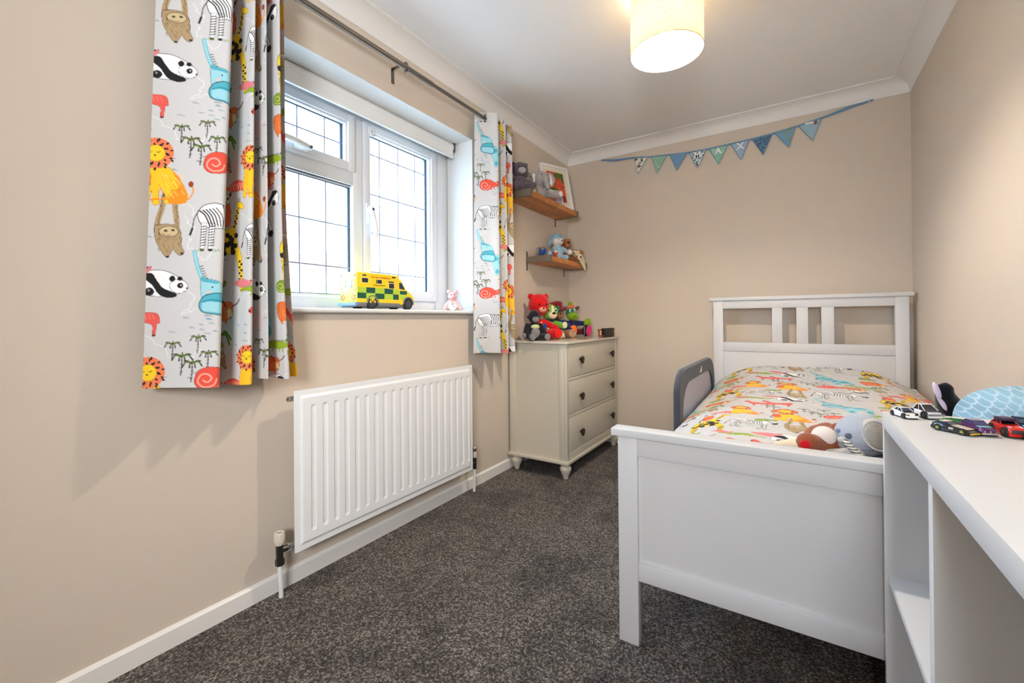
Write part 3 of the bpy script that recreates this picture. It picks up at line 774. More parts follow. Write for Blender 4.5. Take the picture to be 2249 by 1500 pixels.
def bigpalm(P):
    for dx, dy in ((-34, 26), (-20, 44), (40, 16), (34, 34), (-30, 6), (20, -8)):
        P.line([(0, 0), (dx * .5, dy * .3 - 10), (dx, dy)], 9, (96, 146, 36)); P.line([(0, 0), (dx * .5, dy * .3 - 10), (dx, dy)], 2, (52, 92, 30))
    for k in range(5): P.fill([(-6 + k, 16 + k * 15), (6 + k, 16 + k * 15), (k, 4 + k * 15)], (205, 203, 202), False, (120, 84, 62), 1.6)
def lion(P):
    y1, y2, o = (246, 196, 44), (240, 146, 40), (196, 104, 24)
    P.line([(60, 140), (84, 132), (96, 108), (90, 92)], 4, y2); P.oval(89, 88, 7, 9, (150, 70, 30))
    P.fill([(-22, 30), (10, 32), (34, 44), (56, 72), (74, 104), (80, 130), (72, 146), (34, 148), (20, 146), (24, 126), (10, 104), (6, 120), (8, 148), (-8, 150), (-12, 110), (-20, 148), (-34, 148), (-34, 80)], y1, True, o, 1.2)
    P.fill([(40, 50), (62, 78), (78, 110), (82, 130), (72, 146), (36, 148), (34, 130), (46, 112), (56, 96)], y2)
    P.line([(34, 144), (30, 126), (44, 108), (60, 106)], 1.6, o)
    for k in range(26):
        x = prnd.uniform(4, 66); y = prnd.uniform(56, 120); P.line([(x, y), (x + 8, y + 12)], 1.6, prnd.choice(((250, 216, 110), (236, 130, 50))), False)
    P.line([(-20, 138), (30, 134), (60, 146)], 5, y2)
    P.oval(-4, 0, 46, 46, (240, 128, 84))
    for k in range(34):
        a = k * 2.399; r = 26 + (k % 5) * 5.2; x, y = -4 + r * math.cos(a), r * math.sin(a); P.oval(x, y, 5, 2.6, INK, math.degrees(a))
    P.oval(-4, 0, 24, 24, (246, 204, 44), 0, (190, 130, 30), 1.2); P.line([(-2, -4), (3, -2), (7, -6)], 1.8, INK); P.line([(-14, -4), (-18, -2), (-22, -6)], 1.8, INK); P.fill([(-10, 4), (-2, 4), (-6, 10)], INK, False)
def chameleon(P, c=(230, 84, 66), c2=(250, 176, 160)):
    o = tuple(int(x * .6) for x in c)
    P.fill([(0, 30), (6, 8), (26, -2), (50, 0), (70, 12), (86, 6), (92, 16), (84, 30), (62, 34), (50, 44), (30, 50), (10, 46)], c, True, o, 1.1)
    P.line([(46, 26), (40, 40), (22, 44), (8, 32), (14, 16), (28, 14), (36, 24), (28, 33), (20, 28)], 3, c2)
    P.oval(78, 17, 5, 5, c2, 0, o); P.oval(78, 17, 1.8, 1.8, INK)
    for x in (52, 64): P.line([(x, 30), (x + 4, 46)], 4, c)
def giraffe(P):
    y, o = (248, 206, 40), (70, 56, 30)
    P.fill([(0, 60), (14, 28), (40, 14), (70, 6), (82, 20), (88, 44), (96, 66), (112, 110), (118, 200), (106, 200), (98, 140), (84, 96), (60, 90), (30, 96), (26, 130), (22, 204), (10, 204), (6, 120)], y, True, o, 1.1)
    for k in range(30):
        x, yy = prnd.uniform(6, 86), prnd.uniform(16, 90)
        if yy > 60 - x * .6: P.fill([(x - 7, yy - 5), (x + 6, yy - 7), (x + 8, yy + 5), (x - 4, yy + 8)], (38, 32, 26), True)
    for k in range(9):
        P.oval(103 + (k % 2) * 7, 116 + k * 9, 5, 3.6, (38, 32, 26)); P.oval(15 + (k % 2) * 7, 112 + k * 10, 4.5, 3.6, (38, 32, 26))
    P.line([(74, 18), (86, -20), (92, -56)], 15, y)
    for k in range(9): P.oval(76 + k * 2 + (k % 2) * 5, 6 - k * 8, 4.6, 3.6, (38, 32, 26))
    P.fill([(84, -66), (98, -70), (116, -56), (114, -46), (96, -48)], y, True, o, 1); P.line([(92, -68), (90, -80)], 2, INK); P.line([(98, -69), (98, -81)], 2, INK)
def lemur(P):
    c, o = (230, 108, 60), (120, 50, 30)
    P.fill([(-6, 20), (8, 10), (22, 18), (30, 50), (28, 84), (10, 90), (-6, 80), (-10, 48)], c, True, o, 1.1)
    P.line([(-4, 60), (-16, 84), (-10, 110)], 5, INK); P.line([(22, 26), (30, 48), (20, 64)], 5, c)
    P.oval(8, 4, 19, 15, WHT, 0, INK, 1.6); P.oval(0, 2, 6, 6, INK); P.oval(16, 2, 6, 6, INK); P.oval(0, 2, 2.4, 2.4, (240, 190, 60)); P.oval(16, 2, 2.4, 2.4, (240, 190, 60)); P.oval(8, 11, 4, 3, INK)
    P.oval(-9, -10, 5, 7, INK); P.oval(25, -10, 5, 7, INK)
def cow(P):
    c, o = (226, 112, 52), (130, 60, 30)
    P.fill([(0, 12), (20, 0), (70, 2), (110, 6), (116, 34), (108, 60), (90, 70), (84, 84), (74, 72), (30, 72), (26, 86), (16, 74), (2, 50)], c, True, o, 1.1)
    for k in range(24):
        x = prnd.uniform(8, 100); P.line([(x, prnd.uniform(10, 50)), (x + 2, prnd.uniform(50, 70))], 1.4, (242, 150, 90), False)
    P.fill([(86, 30), (104, 26), (112, 50), (104, 66), (92, 62)], (240, 214, 150), True, INK, 1.3); P.line([(82, 20), (70, 2), (60, -4)], 5, (90, 52, 40)); P.line([(114, 18), (134, 10), (146, -6)], 5, (90, 52, 40)); P.oval(104, 60, 5, 3, INK)
def croc(P):
    g, o = (150, 172, 40), (84, 104, 24)
    P.fill([(-70, 18), (-40, 6), (0, 0), (40, -2), (70, 6), (104, 4), (108, 12), (76, 20), (40, 28), (0, 26), (-40, 20)], g, True, o, 1.1)
    for k in range(14): P.line([(-46 + k * 9, 4 - (k > 4) * 3), (-42 + k * 9, -4 - (k > 4) * 2), (-38 + k * 9, 3 - (k > 4) * 3)], 1.8, o, False)
    for x in (-16, 4, 40, 56): P.line([(x, 24), (x - 4, 38)], 5, g)
    P.oval(72, 6, 3, 3, WHT, 0, INK, 1)
def tortoise(P):
    P.fill([(0, 20), (14, 2), (50, -8), (84, 4), (96, 22), (60, 30), (20, 30)], (228, 84, 68), True, (140, 40, 40), 1.2)
    for k in range(6): P.line([(12 + k * 13, 26), (20 + k * 13, 2), (28 + k * 12, 26)], 2, (250, 190, 170))
    P.fill([(-18, 12), (-4, 8), (4, 20), (-10, 24)], (224, 120, 70)); P.line([(20, 28), (16, 40)], 6, (200, 80, 50)); P.line([(74, 28), (84, 40)], 6, (200, 80, 50))
def bird(P):
    P.fill([(0, 20), (20, 4), (50, 0), (84, 10), (100, 4), (96, 20), (70, 36), (34, 38)], (228, 128, 132), True, (150, 70, 80), 1); P.oval(90, 8, 3, 3, INK)
def waves(cx, cy, n=9, c=(96, 140, 158)):
    for k in range(n):
        x, y = cx + prnd.uniform(-60, 60), cy + prnd.uniform(-36, 36); w_ = prnd.uniform(10, 22)
        Pen(x, y).line([(0, 0), (w_ * .25, -3), (w_ * .35, 1), (w_ * .6, -3), (w_ * .7, 1), (w_, 0)], 1.3, c)
# outline maps
for p in ([(90, 60), (120, 110), (104, 150), (150, 190), (190, 150)], [(0, 410), (60, 470), (120, 490), (160, 440)], [(200, 400), (250, 470), (260, 540)], [(330, 250), (350, 330), (420, 320), (430, 260), (360, 240)],
          [(90, 260), (130, 300), (100, 350), (160, 330)], [(300, 600), (360, 560), (420, 590)], [(480, 300), (540, 260), (600, 300)], [(520, 560), (600, 520), (640, 570)], [(60, 20), (120, 40), (110, 90)], [(450, 30), (520, 60), (600, 30)]):
    squiggle(p)
waves(120, 390, 13); waves(470, 420, 6); waves(250, 590, 6, (120, 116, 124)); waves(590, 130, 6); waves(95, 560, 5, (120, 116, 124)); waves(400, 150, 5)
sloth(Pen(30, 4)); zebra(Pen(112, 22)); elephant(Pen(122, 170)); panda(Pen(42, 226)); horse(Pen(-72, 318))
for x, y, k in ((75, 442, .95), (142, 424, .95), (100, 478, 1.15), (128, 498, 1.15), (170, 470, 1.0)): palm(Pen(x, y, k))
lion(Pen(16, 522)); chameleon(Pen(136, 512, 1.25))
giraffe(Pen(352, 62, 1.05)); lemur(Pen(384, -28, 1.05)); chameleon(Pen(330, 238, .8), (128, 152, 44), (200, 214, 120)); cow(Pen(330, 310, .9)); bigpalm(Pen(392, 420, .9)); sloth(Pen(372, 420, .62), False)
croc(Pen(300, 446, .9)); horse(Pen(500, 330, .9)); panda(Pen(300, 560, .8, True)); tortoise(Pen(400, 566, .9))
zebra(Pen(470, 60, .8)); bird(Pen(560, 210, .9)); croc(Pen(520, 262, .8)); elephant(Pen(620, 430, .0001)); lion(Pen(500, 490, .85)); palm(Pen(590, 420, 1.1)); palm(Pen(614, 446, 1.0)); cow(Pen(250, 500, .7, False)); bird(Pen(440, 240, .7)); lemur(Pen(620, 560, .7)); chameleon(Pen(560, 30, .8), (128, 152, 44), (200, 214, 120))

def sample(u, v):
    """bilinear read of the repeat at fabric position (mm)"""
    u = np.mod(u, N); v = np.mod(v, N); x0 = np.floor(u).astype(int); y0 = np.floor(v).astype(int)
    fx_, fy_ = (u - x0)[..., None], (v - y0)[..., None]; x0 %= N; y0 %= N; x1 = (x0 + 1) % N; y1 = (y0 + 1) % N
    return CV[y0, x0] * (1 - fx_) * (1 - fy_) + CV[y0, x1] * fx_ * (1 - fy_) + CV[y1, x0] * (1 - fx_) * fy_ + CV[y1, x1] * fx_ * fy_
def fabric_obj(name, P, U, V, parent, m=fabric_m, thick=0.0012, fade=0.0):
    """P: (a,b,3) grid of points, U,V in mm; both sides printed"""
    a, b = P.shape[:2]; o3 = np.array(wm(parent).translation) if parent else np.zeros(3)
    me = bpy.data.meshes.new(name)
    idx = np.arange(a * b).reshape(a, b)
    f = np.stack([idx[:-1, :-1], idx[1:, :-1], idx[1:, 1:], idx[:-1, 1:]], -1).reshape(-1, 4)
    me.vertices.add(a * b); me.vertices.foreach_set('co', (P - o3).reshape(-1).astype(np.float32))
    me.loops.add(f.size); me.loops.foreach_set('vertex_index', f.reshape(-1).astype(np.int32))
    me.polygons.add(len(f)); me.polygons.foreach_set('loop_start', (np.arange(len(f)) * 4).astype(np.int32))
    me.update(calc_edges=True); me.validate()
    c = sample(U, V); c = c * (1 - fade) + fade * np.array(lin((205, 203, 202)))
    at = me.color_attributes.new('print', 'FLOAT_COLOR', 'POINT')
    at.data.foreach_set('color', np.concatenate([c, np.ones(c.shape[:2] + (1,))], -1).reshape(-1).astype(np.float32))
    me.polygons.foreach_set('use_smooth', np.ones(len(f), bool))
    me.materials.append(m)
    o = bpy.data.objects.new(name, me); COL.objects.link(o)
    if parent: o.parent = parent; WM[o.name] = wm(parent).copy()
    return o
def noise2(a, b, seed, fx_, fy_, n=5):
    rs = np.random.RandomState(seed); z = 0
    for k in range(n):
        t = rs.rand() * 6.28; w_ = 1 + rs.rand() * 1.6
        z = z + np.sin(a * fx_ * w_ * math.cos(t) + b * fy_ * w_ * math.sin(t) + rs.rand() * 6.28) / n
    return z
def curtain(name, label, plan, z0, z1, flare, u0, v0, dy_c, eyelets, step=.0020, hem=0.006):
    """plan: fold line seen from above; the cloth hangs from z1 down to z0"""
    t = thing(name, label, 'curtain', (sum(p[0] for p in plan) / len(plan), sum(p[1] for p in plan) / len(plan), z0), group=None)
    pl = np.array(smooth_pts(plan, False, 16)); s = np.concatenate([[0], np.cumsum(np.hypot(*np.diff(pl, axis=0).T))])
    ns = int(s[-1] / step); S = np.linspace(0, s[-1], ns); X = np.interp(S, s, pl[:, 0]); Y = np.interp(S, s, pl[:, 1])
    nzz = int((z1 - z0) / step); Z = np.linspace(z1, z0, nzz)
    SS, ZZ = np.meshgrid(S, Z, indexing='ij'); XX = np.repeat(X[:, None], nzz, 1); YY = np.repeat(Y[:, None], nzz, 1)
    q = (z1 - ZZ) / (z1 - z0)
    XX, YY = flare(XX, YY, q)
    XX = XX + noise2(SS, ZZ, 7, 18, 6) * .004 * q; YY = YY + noise2(SS, ZZ, 8, 16, 5) * .003 * q
    ZZ = ZZ + hem * np.sin(SS * 9 + 1) * q ** 6
    fabric_obj('cloth', np.stack([XX, YY, ZZ], -1), u0 + SS * 1000, v0 + (z1 - ZZ) * 1000, t)
    for i, (y, nx, ny_) in enumerate(eyelets):
        d = Vector((nx, ny_, 0)).normalized(); c = Vector((RX, y, RZ))
        b = Vector((-d.y, d.x, 0)); pts = [c + (b * math.cos(a) + Vector((0, 0, 1)) * math.sin(a)) * .021 for a in [2 * PI * k / 20 for k in range(20)]]
        obj('eyelet', MB().tube(pts, .0035, 8, closed=True), MATS['dark_chrome'], t)
    return t
LZ1 = RZ + .035
def warp_left(X, Y, q):
    a = np.interp(Y, [.487, .60, .66, .70, .75, .86], [-.042, -.066, -.052, -.036, -.006, .010])
    low = np.clip((q - .55) / .45, 0, 1) ** 1.6
    return .10 + (X - .10) * (1 + .06 * q), Y + a * (q - .5) + .036 * low * np.clip((Y - .77) / .08, 0, 1)
def warp_right(X, Y, q):
    return .10 + (X - .10) * (1 + .14 * q), 2.18 + (Y - 2.18) * (1 + .12 * q)
curtain('curtain', 'wide gathered safari print curtain at the near side of the window',
        [(.055, .487), (.10, .530), (.150, .578), (.188, .618), (.170, .640), (.10, .655), (.035, .668), (.075, .688), (.165, .706), (.155, .724), (.085, .733), (.045, .742), (.10, .752), (.162, .760), (.13, .772), (.045, .785), (.075, .797), (.150, .807), (.140, .822), (.07, .835), (.05, .842), (.09, .850), (.11, .856)],
        .806, LZ1, warp_left, -2, -(LZ1 - 1.378) * 1000 + 0, .70,
        [(.530, .7, .7), (.655, -.7, .7), (.697, .7, .7), (.733, -.7, .7), (.753, .7, .7), (.79, -.7, .7), (.80, .7, .7), (.835, -.7, .7)])
curtain('curtain', 'narrow bunched safari print curtain at the far side of the window, beside the shelves',
        [(.05, 2.030), (.075, 2.048), (.12, 2.083), (.158, 2.108), (.150, 2.128), (.09, 2.150), (.05, 2.172), (.10, 2.190), (.152, 2.206), (.11, 2.228), (.055, 2.250), (.10, 2.272), (.142, 2.290), (.10, 2.315), (.05, 2.335), (.03, 2.36)],
        .800, LZ1, warp_right, 105, -(LZ1 - 1.72) * 1000 - 20, 2.18,
        [(2.067, .75, .6), (2.15, -.7, .7), (2.19, .7, .7), (2.23, -.7, .7), (2.272, .7, .7), (2.315, -.7, .7)], step=.0026)

# ------------------------------------------------------------------ duvet
cs_ = [(1.184, .400), (1.183, .46), (1.190, .515), (1.215, .562), (1.275, .600), (1.40, -.010), (1.55, -.002), (1.70, 0), (1.86, -.002), (1.99, -.012), (2.08, -.035), (2.135, -.065), (2.168, .575), (2.186, .53), (2.190, .47)]
def duvet():
    t = thing('duvet', 'safari animal print duvet spread over the bed', 'duvet', (1.68, 2.3, .42))
    step = .0030; ys = np.linspace(1.369, 3.258, int(1.89 / step))
    zc = np.interp(ys, [1.36, 1.40, 1.50, 1.9, 2.4, 2.8, 3.0, 3.12, 3.2, 3.258], [.575, .600, .612, .625, .640, .662, .684, .690, .676, .640])
    rows = []
    base = np.array([c if c[1] > .1 else (c[0], .65 + c[1]) for c in cs_])
    pl0 = np.array(smooth_pts([tuple(x) for x in base], False, 12)); s = np.concatenate([[0], np.cumsum(np.hypot(*np.diff(pl0, axis=0).T))])
    ns = int(s[-1] / step); S = np.linspace(0, s[-1], ns)
    for y, z in zip(ys, zc):
        k = (z - .40) / (.65 - .40)
        x = np.interp(S, s, pl0[:, 0]); zz = np.interp(S, s, pl0[:, 1]); zz = .40 + (zz - .40) * k
        rows.append(np.stack([x, np.full_like(x, y), zz], -1))
    P = np.stack(rows, 1); SS = np.repeat(S[:, None], P.shape[1], 1); YY = P[..., 1]
    top = np.clip((P[..., 2] - .5) / .08, 0, 1)
    wr = noise2(SS, YY, 1, 14, 10, 7) * .006 + np.abs(noise2(SS, YY, 2, 26, 16, 5)) * .005 + noise2(SS, YY, 12, 60, 40, 5) * .0016
    # the second pillow makes a peak near the wall
    bump_ = .022 * np.exp(-((P[..., 0] - 1.86) / .16) ** 2 - ((YY - 3.14) / .08) ** 2) + .018 * np.exp(-((P[..., 0] - 1.45) / .2) ** 2 - ((YY - 3.05) / .12) ** 2)
    P[..., 2] += (wr + bump_) * top
    P[..., 0] += noise2(SS, YY, 3, 8, 12) * .0022 * (1 - top)
    P[..., 0] = np.clip(P[..., 0], 1.2065, 2.2)
    fabric_obj('duvet_cover', P, (SS * 1000 + 90), (3.258 - YY) * 1000 + 560, t)
    return t
duvet()
# ------------------------------------------------------------------ wall shelves
def shelf(y0, y1, z0, z1, brs, label):
    t = thing('wall_shelf', label, 'shelf', (.1, (y0 + y1) / 2, z0 - .05), group=None)
    # edge glued staves
    rnd = random.Random(int(y0 * 100))
    nx = 4
    for i in range(nx):
        xa, xb = .004 + i * .192 / nx, .004 + (i + 1) * .192 / nx
        y = y0
        while y < y1 - .01:
            ln = rnd.uniform(.16, .34); ye = min(y1, y + ln)
            if y1 - ye < .08: ye = y1
            obj('stave', MB().box(xa, xb - .0004, y, ye - .0004, z0, z1, .0012, 1), shelf_wood, t)
            y = ye
    for y in brs:
        q = MB()
        q.box(0, .004, y - .010, y + .010, z0 - .058, z1 + .045, .001)
        q.box(.003, .202, y - .0125, y + .0125, z0 - .004, z0 - .0005, .0008)
        q.box(.1985, .202, y - .0125, y + .0125, z0 - .002, z1 + .006, .0008)
        e = y0 if y - y0 < .1 else y1; s_ = -1 if e == y0 else 1
        q.box(.003, .202, min(e, e + s_ * .002), max(e, e + s_ * .002), z0 - .003, z1 + .004, .0006)
        obj('bracket', q, shelf_steel, t)
    return t
shelf(2.41, 3.165, 1.808, 1.845, (2.425, 3.150), 'upper wooden wall shelf in the corner carrying the grey toys and the picture')
shelf(2.685, 3.32, 1.413, 1.449, (2.699, 3.305), 'lower wooden wall shelf in the corner carrying the bears and letters')

# framed picture
fm = thing('picture_frame', 'white framed picture of a red and green cut paper scene leaning on the upper shelf', 'picture', (.17, 3.0, 1.846))
TL, TR, BR = Vector((.018, 2.885, 2.195)), Vector((.122, 3.13, 2.195)), Vector((.190, 3.095, 1.850))
fm_M = frame_M((TL + BR) / 2, TR - TL, TR - BR)
fw, fh = (TR - TL).length, (TR - BR).length
def fbox(x0, x1, y0, y1, z0, z1, b=.001): return MB().box(x0, x1, y0, y1, z0, z1, b, 2, fm_M)
frw = mat('frame_white', (238, 234, 230), .4)
q = MB()
for a in ((-fw / 2, -fw / 2 + .018, -fh / 2, fh / 2), (fw / 2 - .018, fw / 2, -fh / 2, fh / 2), (-fw / 2 + .018, fw / 2 - .018, -fh / 2, -fh / 2 + .018), (-fw / 2 + .018, fw / 2 - .018, fh / 2 - .018, fh / 2)):
    q.box(*a, -.022, .006, .0012, 2, fm_M)
obj('frame', q, frw, fm)
obj('mount', fbox(-fw / 2 + .017, fw / 2 - .017, -fh / 2 + .017, fh / 2 - .017, -.012, -.006), mat('cream_mount', (232, 222, 200), .8), fm)
pw, ph = .082, .122
art = obj('picture', fbox(-pw, pw, -ph, ph, -.006, -.0045, 0), mat('print_red', (214, 84, 52), .6), fm, smooth=False)
def ashape(pts, m, z=.0009, sm=True):
    p = smooth_pts(pts, True, 4) if sm else pts
    obj('printed_shape', MB().prism([(a * pw, b * ph) for a, b in p], lambda a, b, d: tuple(fm_M @ Vector((a, b, d))), -.0045, -.0045 + z), m, art, smooth=False)
g1 = mat('print_green', (72, 112, 40), .6); g2 = mat('print_dark_red', (138, 44, 36), .6); g3 = mat('print_purple', (92, 60, 92), .6)
ashape([(-.1, .98), (.98, .98), (.98, .30), (.72, .36), (.66, .66), (.44, .60), (.36, .80), (.30, .46), (.12, .48), (.06, .80)], g1, sm=False)
ashape([(-.9, -.30), (-.6, -.12), (-.1, -.12), (.25, -.34), (-.2, -.60), (-.8, -.60)], g1)
for a in (-.82, -.62, -.42, -.22): ashape([(a, .78), (a + .07, .76), (a + .10, .10), (a + .04, .08)], g2, sm=False)
ashape([(-.9, .82), (-.2, .84), (.1, .66), (-.3, .72), (-.9, .70)], g2)
ashape([(.16, -.62), (.9, -.60), (.86, -.94), (.2, -.95)], g2, sm=False)
ashape([(.54, .02), (.66, .06), (.70, -.04), (.60, -.10)], g3); ashape([(.88, .16), (.97, .12), (.97, 0), (.90, .02)], g2)

# ------------------------------------------------------------------ soft toys
FUR = {}
def toy(label, loc, rotz, name='soft_toy', tilt=0, cat='soft toy', group=None):
    return thing(name, label, cat, loc, (0, tilt, rotz), group)
def E(t, name, m, *es, fuse=None, parent=None, label=None, disp=None):
    """ellipsoids (centre, radii[, rot[, fn]]) in the toy's own space: +x is its front, +z up"""
    q = MB()
    for e in es: q.ell(e[0], e[1], e[2] if len(e) > 2 else (0, 0, 0), 22, 14, e[3] if len(e) > 3 else None)
    p = parent or t
    if fuse: o = fused(name, q, m, p, voxel=fuse, disp=disp)
    else: o = obj(name, q, m, p, local=True)
    WM[o.name] = wm(p).copy()
    if label: o['label'] = label
    return o
eye_m = mat('glass_eye_black', (14, 14, 16), .15)
nose_m = mat('nose_thread', (24, 20, 20), .6)
def eyes(t, x, y, z, r=.004, m=None): 
    for s in (-1, 1): E(t, 'eye', m or eye_m, ((x, s * y, z), (r * .7, r, r)))
def limbseg(a, b, ra, rb, n=5):
    """string of ellipsoids that melt into a tapered limb"""
    out = []
    for k in range(n):
        t = k / (n - 1); r = ra + (rb - ra) * t
        out.append((tuple(a[i] + (b[i] - a[i]) * t for i in range(3)), (r, r, r)))
    return out

# grey elephant plush lying on the upper shelf with its feet over the edge
ZS = 1.8455
gr = plush('elephant_grey', (176, 168, 164), .22); grd = plush('elephant_grey_dark', (136, 128, 122), .2); wf = plush('white_satin', (232, 230, 228), .04)
t = toy('grey plush elephant with white lined ears slumped on the upper shelf', (.10, 2.70, ZS), -38)
E(t, 'body', gr, ((-.01, -.02, .062), (.062, .085, .060)), *limbseg((.02, .05, .05), (.100, .105, .030), .034, .026), *limbseg((.02, -.05, .05), (.085, -.085, .030), .033, .025), *limbseg((.03, .04, .07), (.075, .060, .050), .024, .02), fuse=.006, disp=.004)
h = E(t, 'head', gr, ((.035, .015, .148), (.052, .056, .054)), *limbseg((.080, .015, .135), (.100, .030, .070), .024, .014), fuse=.005, disp=.003)
for s in (-1, 1):
    e = E(t, 'ear', gr, ((.025, .015 + s * .066, .152), (.012, .036, .050), (s * 10, 0, s * -12)))
    E(t, 'ear_lining', wf, ((.036, .015 + s * .064, .148), (.004, .014, .038), (s * 10, 0, s * -12)), parent=e)
    E(t, 'foot_pad', wf, ((.1235, .120 if s > 0 else -.090, .028), (.006, .020, .021), (0, 0, 25 * s)))
for s in (-1, 1): E(t, 'eye', eye_m, ((.082, .015 + s * .022, .166), (.003, .004, .004)))
E(t, 'knee_patch', plush('cream_paw', (196, 184, 164)), ((.085, -.090, .052), (.020, .018, .022)))
# separate tail fin shaped foot with pale edging
t = toy('small pale edged grey plush on the upper shelf edge by the picture', (.165, 2.87, ZS), -30)
E(t, 'body', plush('soft_grey', (176, 170, 176)), ((0, 0, .024), (.018, .026, .024)), ((.004, .022, .034), (.012, .018, .026), (20, 0, 0)), fuse=.004)
E(t, 'edging', wf, ((.008, .030, .050), (.008, .014, .006), (30, 0, 0)), ((.008, .040, .026), (.008, .005, .024), (-8, 0, 0)))
# dark bear
pb = plush('plum_brown', (98, 84, 92), .25)
t = toy('dark plum plush bear on the upper shelf half hidden by the curtain', (.085, 2.475, ZS), -42)
E(t, 'body', pb, ((0, 0, .060), (.055, .06, .060)), *limbseg((.03, .03, .035), (.085, .055, .030), .030, .024), *limbseg((.03, -.03, .035), (.08, -.05, .030), .030, .024), *limbseg((.0, .05, .085), (.05, .085, .05), .020, .018), fuse=.006, disp=.005)
E(t, 'head', pb, ((.008, 0, .158), (.052, .054, .050)), ((-.005, .042, .196), (.012, .018, .018)), ((-.005, -.042, .196), (.012, .018, .018)), fuse=.005, disp=.005)
E(t, 'muzzle', plush('pale_grey_muzzle', (178, 170, 168)), ((.058, 0, .140), (.024, .028, .020))); E(t, 'nose', mat('blue_grey_nose', (150, 170, 190), .3), ((.080, 0, .146), (.006, .010, .008)))
eyes(t, .055, .020, .168)
t = toy('mid grey fluffy plush slumped between the dark bear and the elephant on the upper shelf', (.055, 2.60, ZS), -35)
E(t, 'body', grd, ((0, 0, .06), (.045, .052, .06)), ((.004, 0, .135), (.046, .052, .050)), *limbseg((.02, .02, .05), (.075, .03, .03), .024, .02), fuse=.006, disp=.006)
eyes(t, .046, .018, .142)

# lower shelf
ZL = 1.4495
sb = plush('baby_blue', (160, 192, 208)); sw = plush('snow_white', (238, 228, 218), .05); sbs = plush('stripe_blue', (140, 176, 196))
t = toy('white plush snow bear in a pale blue nightcap and pyjamas on the lower shelf', (.105, 2.985, ZL), -28)
E(t, 'pyjamas', sb, ((0, 0, .058), (.042, .044, .060)), *limbseg((.01, .03, .095), (.035, .062, .070), .020, .015), *limbseg((.01, -.03, .095), (.040, -.045, .055), .020, .016), *limbseg((.02, .025, .02), (.065, .035, .020), .022, .02), *limbseg((.02, -.025, .02), (.065, -.035, .020), .022, .02), fuse=.005)
for a in ((.048, .078, .064), (.050, -.050, .046)): E(t, 'paw', sw, (a, (.022, .021, .021)))
E(t, 'head', sw, ((.004, 0, .150), (.042, .044, .042)), ((.040, 0, .138), (.020, .024, .018)), fuse=.004)
E(t, 'nose', nose_m, ((.060, 0, .142), (.004, .007, .005))); eyes(t, .042, .016, .156, .0032)
c = E(t, 'nightcap', sbs, ((-.004, 0, .176), (.045, .047, .032)), *limbseg((-.02, -.02, .185), (-.030, -.058, .120), .026, .012, 6), fuse=.005)
obj('cap_band', MB().tube([(-.002 + .044 * math.cos(a), .046 * math.sin(a), .163 + .006 * math.cos(a)) for a in [2 * PI * k / 28 for k in range(28)]], .0045, 8, closed=True), sb, c, local=True)
br = plush('ginger_brown', (172, 112, 72), .2); cf = plush('cream_foot', (236, 218, 188), .06)
t = toy('ginger brown plush bear holding a cream cloth at the end of the lower shelf', (.085, 3.165, ZL), -40)
E(t, 'body', br, ((0, 0, .060), (.044, .048, .062)), *limbseg((.01, .035, .095), (.060, .115, .085), .019, .016, 7), *limbseg((.01, -.035, .09), (.05, -.045, .06), .020, .017), *limbseg((.02, -.03, .028), (.090, -.050, .028), .026, .024), *limbseg((.02, .03, .028), (.105, .060, .030), .026, .023), fuse=.006, disp=.002)
E(t, 'head', br, ((.006, 0, .155), (.042, .046, .043)), ((.038, 0, .146), (.022, .026, .022)), ((-.004, .040, .190), (.010, .015, .015)), ((-.004, -.040, .190), (.010, .015, .015)), fuse=.005)
E(t, 'nose', nose_m, ((.060, 0, .158), (.005, .013, .008))); eyes(t, .044, .020, .168)
E(t, 'foot_pad', cf, ((.112, -.056, .030), (.008, .021, .023))); f = E(t, 'foot_pad', cf, ((.126, .068, .034), (.009, .022, .024))); E(t, 'sole_patch', mat('sole_print', (70, 54, 62), .8), ((.134, .070, .034), (.003, .008, .009)), parent=f)
clm = plush('cream_velour', (240, 226, 192), .04)
def cloth_tri():
    t = thing('comforter_cloth', 'cream knotted comforter cloth draped over the bear and the end of the lower shelf', 'cloth', (.19, 3.21, 1.42))
    A, B, Cc = Vector((.172, 3.085, 1.528)), Vector((.150, 3.335, 1.556)), Vector((.218, 3.255, 1.392))
    q = MB(); n = 14; vs = []; ix = {}
    for s in (0, 1):
        for i in range(n + 1):
            for j in range(n + 1 - i):
                u, v = i / n, j / n; p = A * (1 - u - v) + B * u + Cc * v
                nrm = Vector((.95, -.25, .2)).normalized()
                p = p + nrm * (.016 * math.sin(3.3 * u + 1) * (1 - v) + .005 * math.sin(17 * u + 6 * v) + .018 * (1 - abs(2 * u - .8)) * (1 - v)) - nrm * .002 * s
                ix[s, i, j] = len(vs); vs.append(p)
    fs = []
    for s in (0, 1):
        for i in range(n):
            for j in range(n - i):
                fs.append((ix[s, i, j], ix[s, i + 1, j], ix[s, i, j + 1]))
                if j < n - i - 1: fs.append((ix[s, i + 1, j], ix[s, i + 1, j + 1], ix[s, i, j + 1]))
    q._add(vs, fs); obj('cloth', q, clm, t, angle=80)
    hem = MB().tube([A, (A + B) / 2 + Vector((.016, 0, -.006)), B], .003, 8).tube([A, (A + Cc) / 2 + Vector((.012, -.004, 0)), Cc, (B + Cc) / 2 + Vector((.008, 0, 0)), B], .0028, 8)
    obj('hem', hem, clm, t)
cloth_tri()
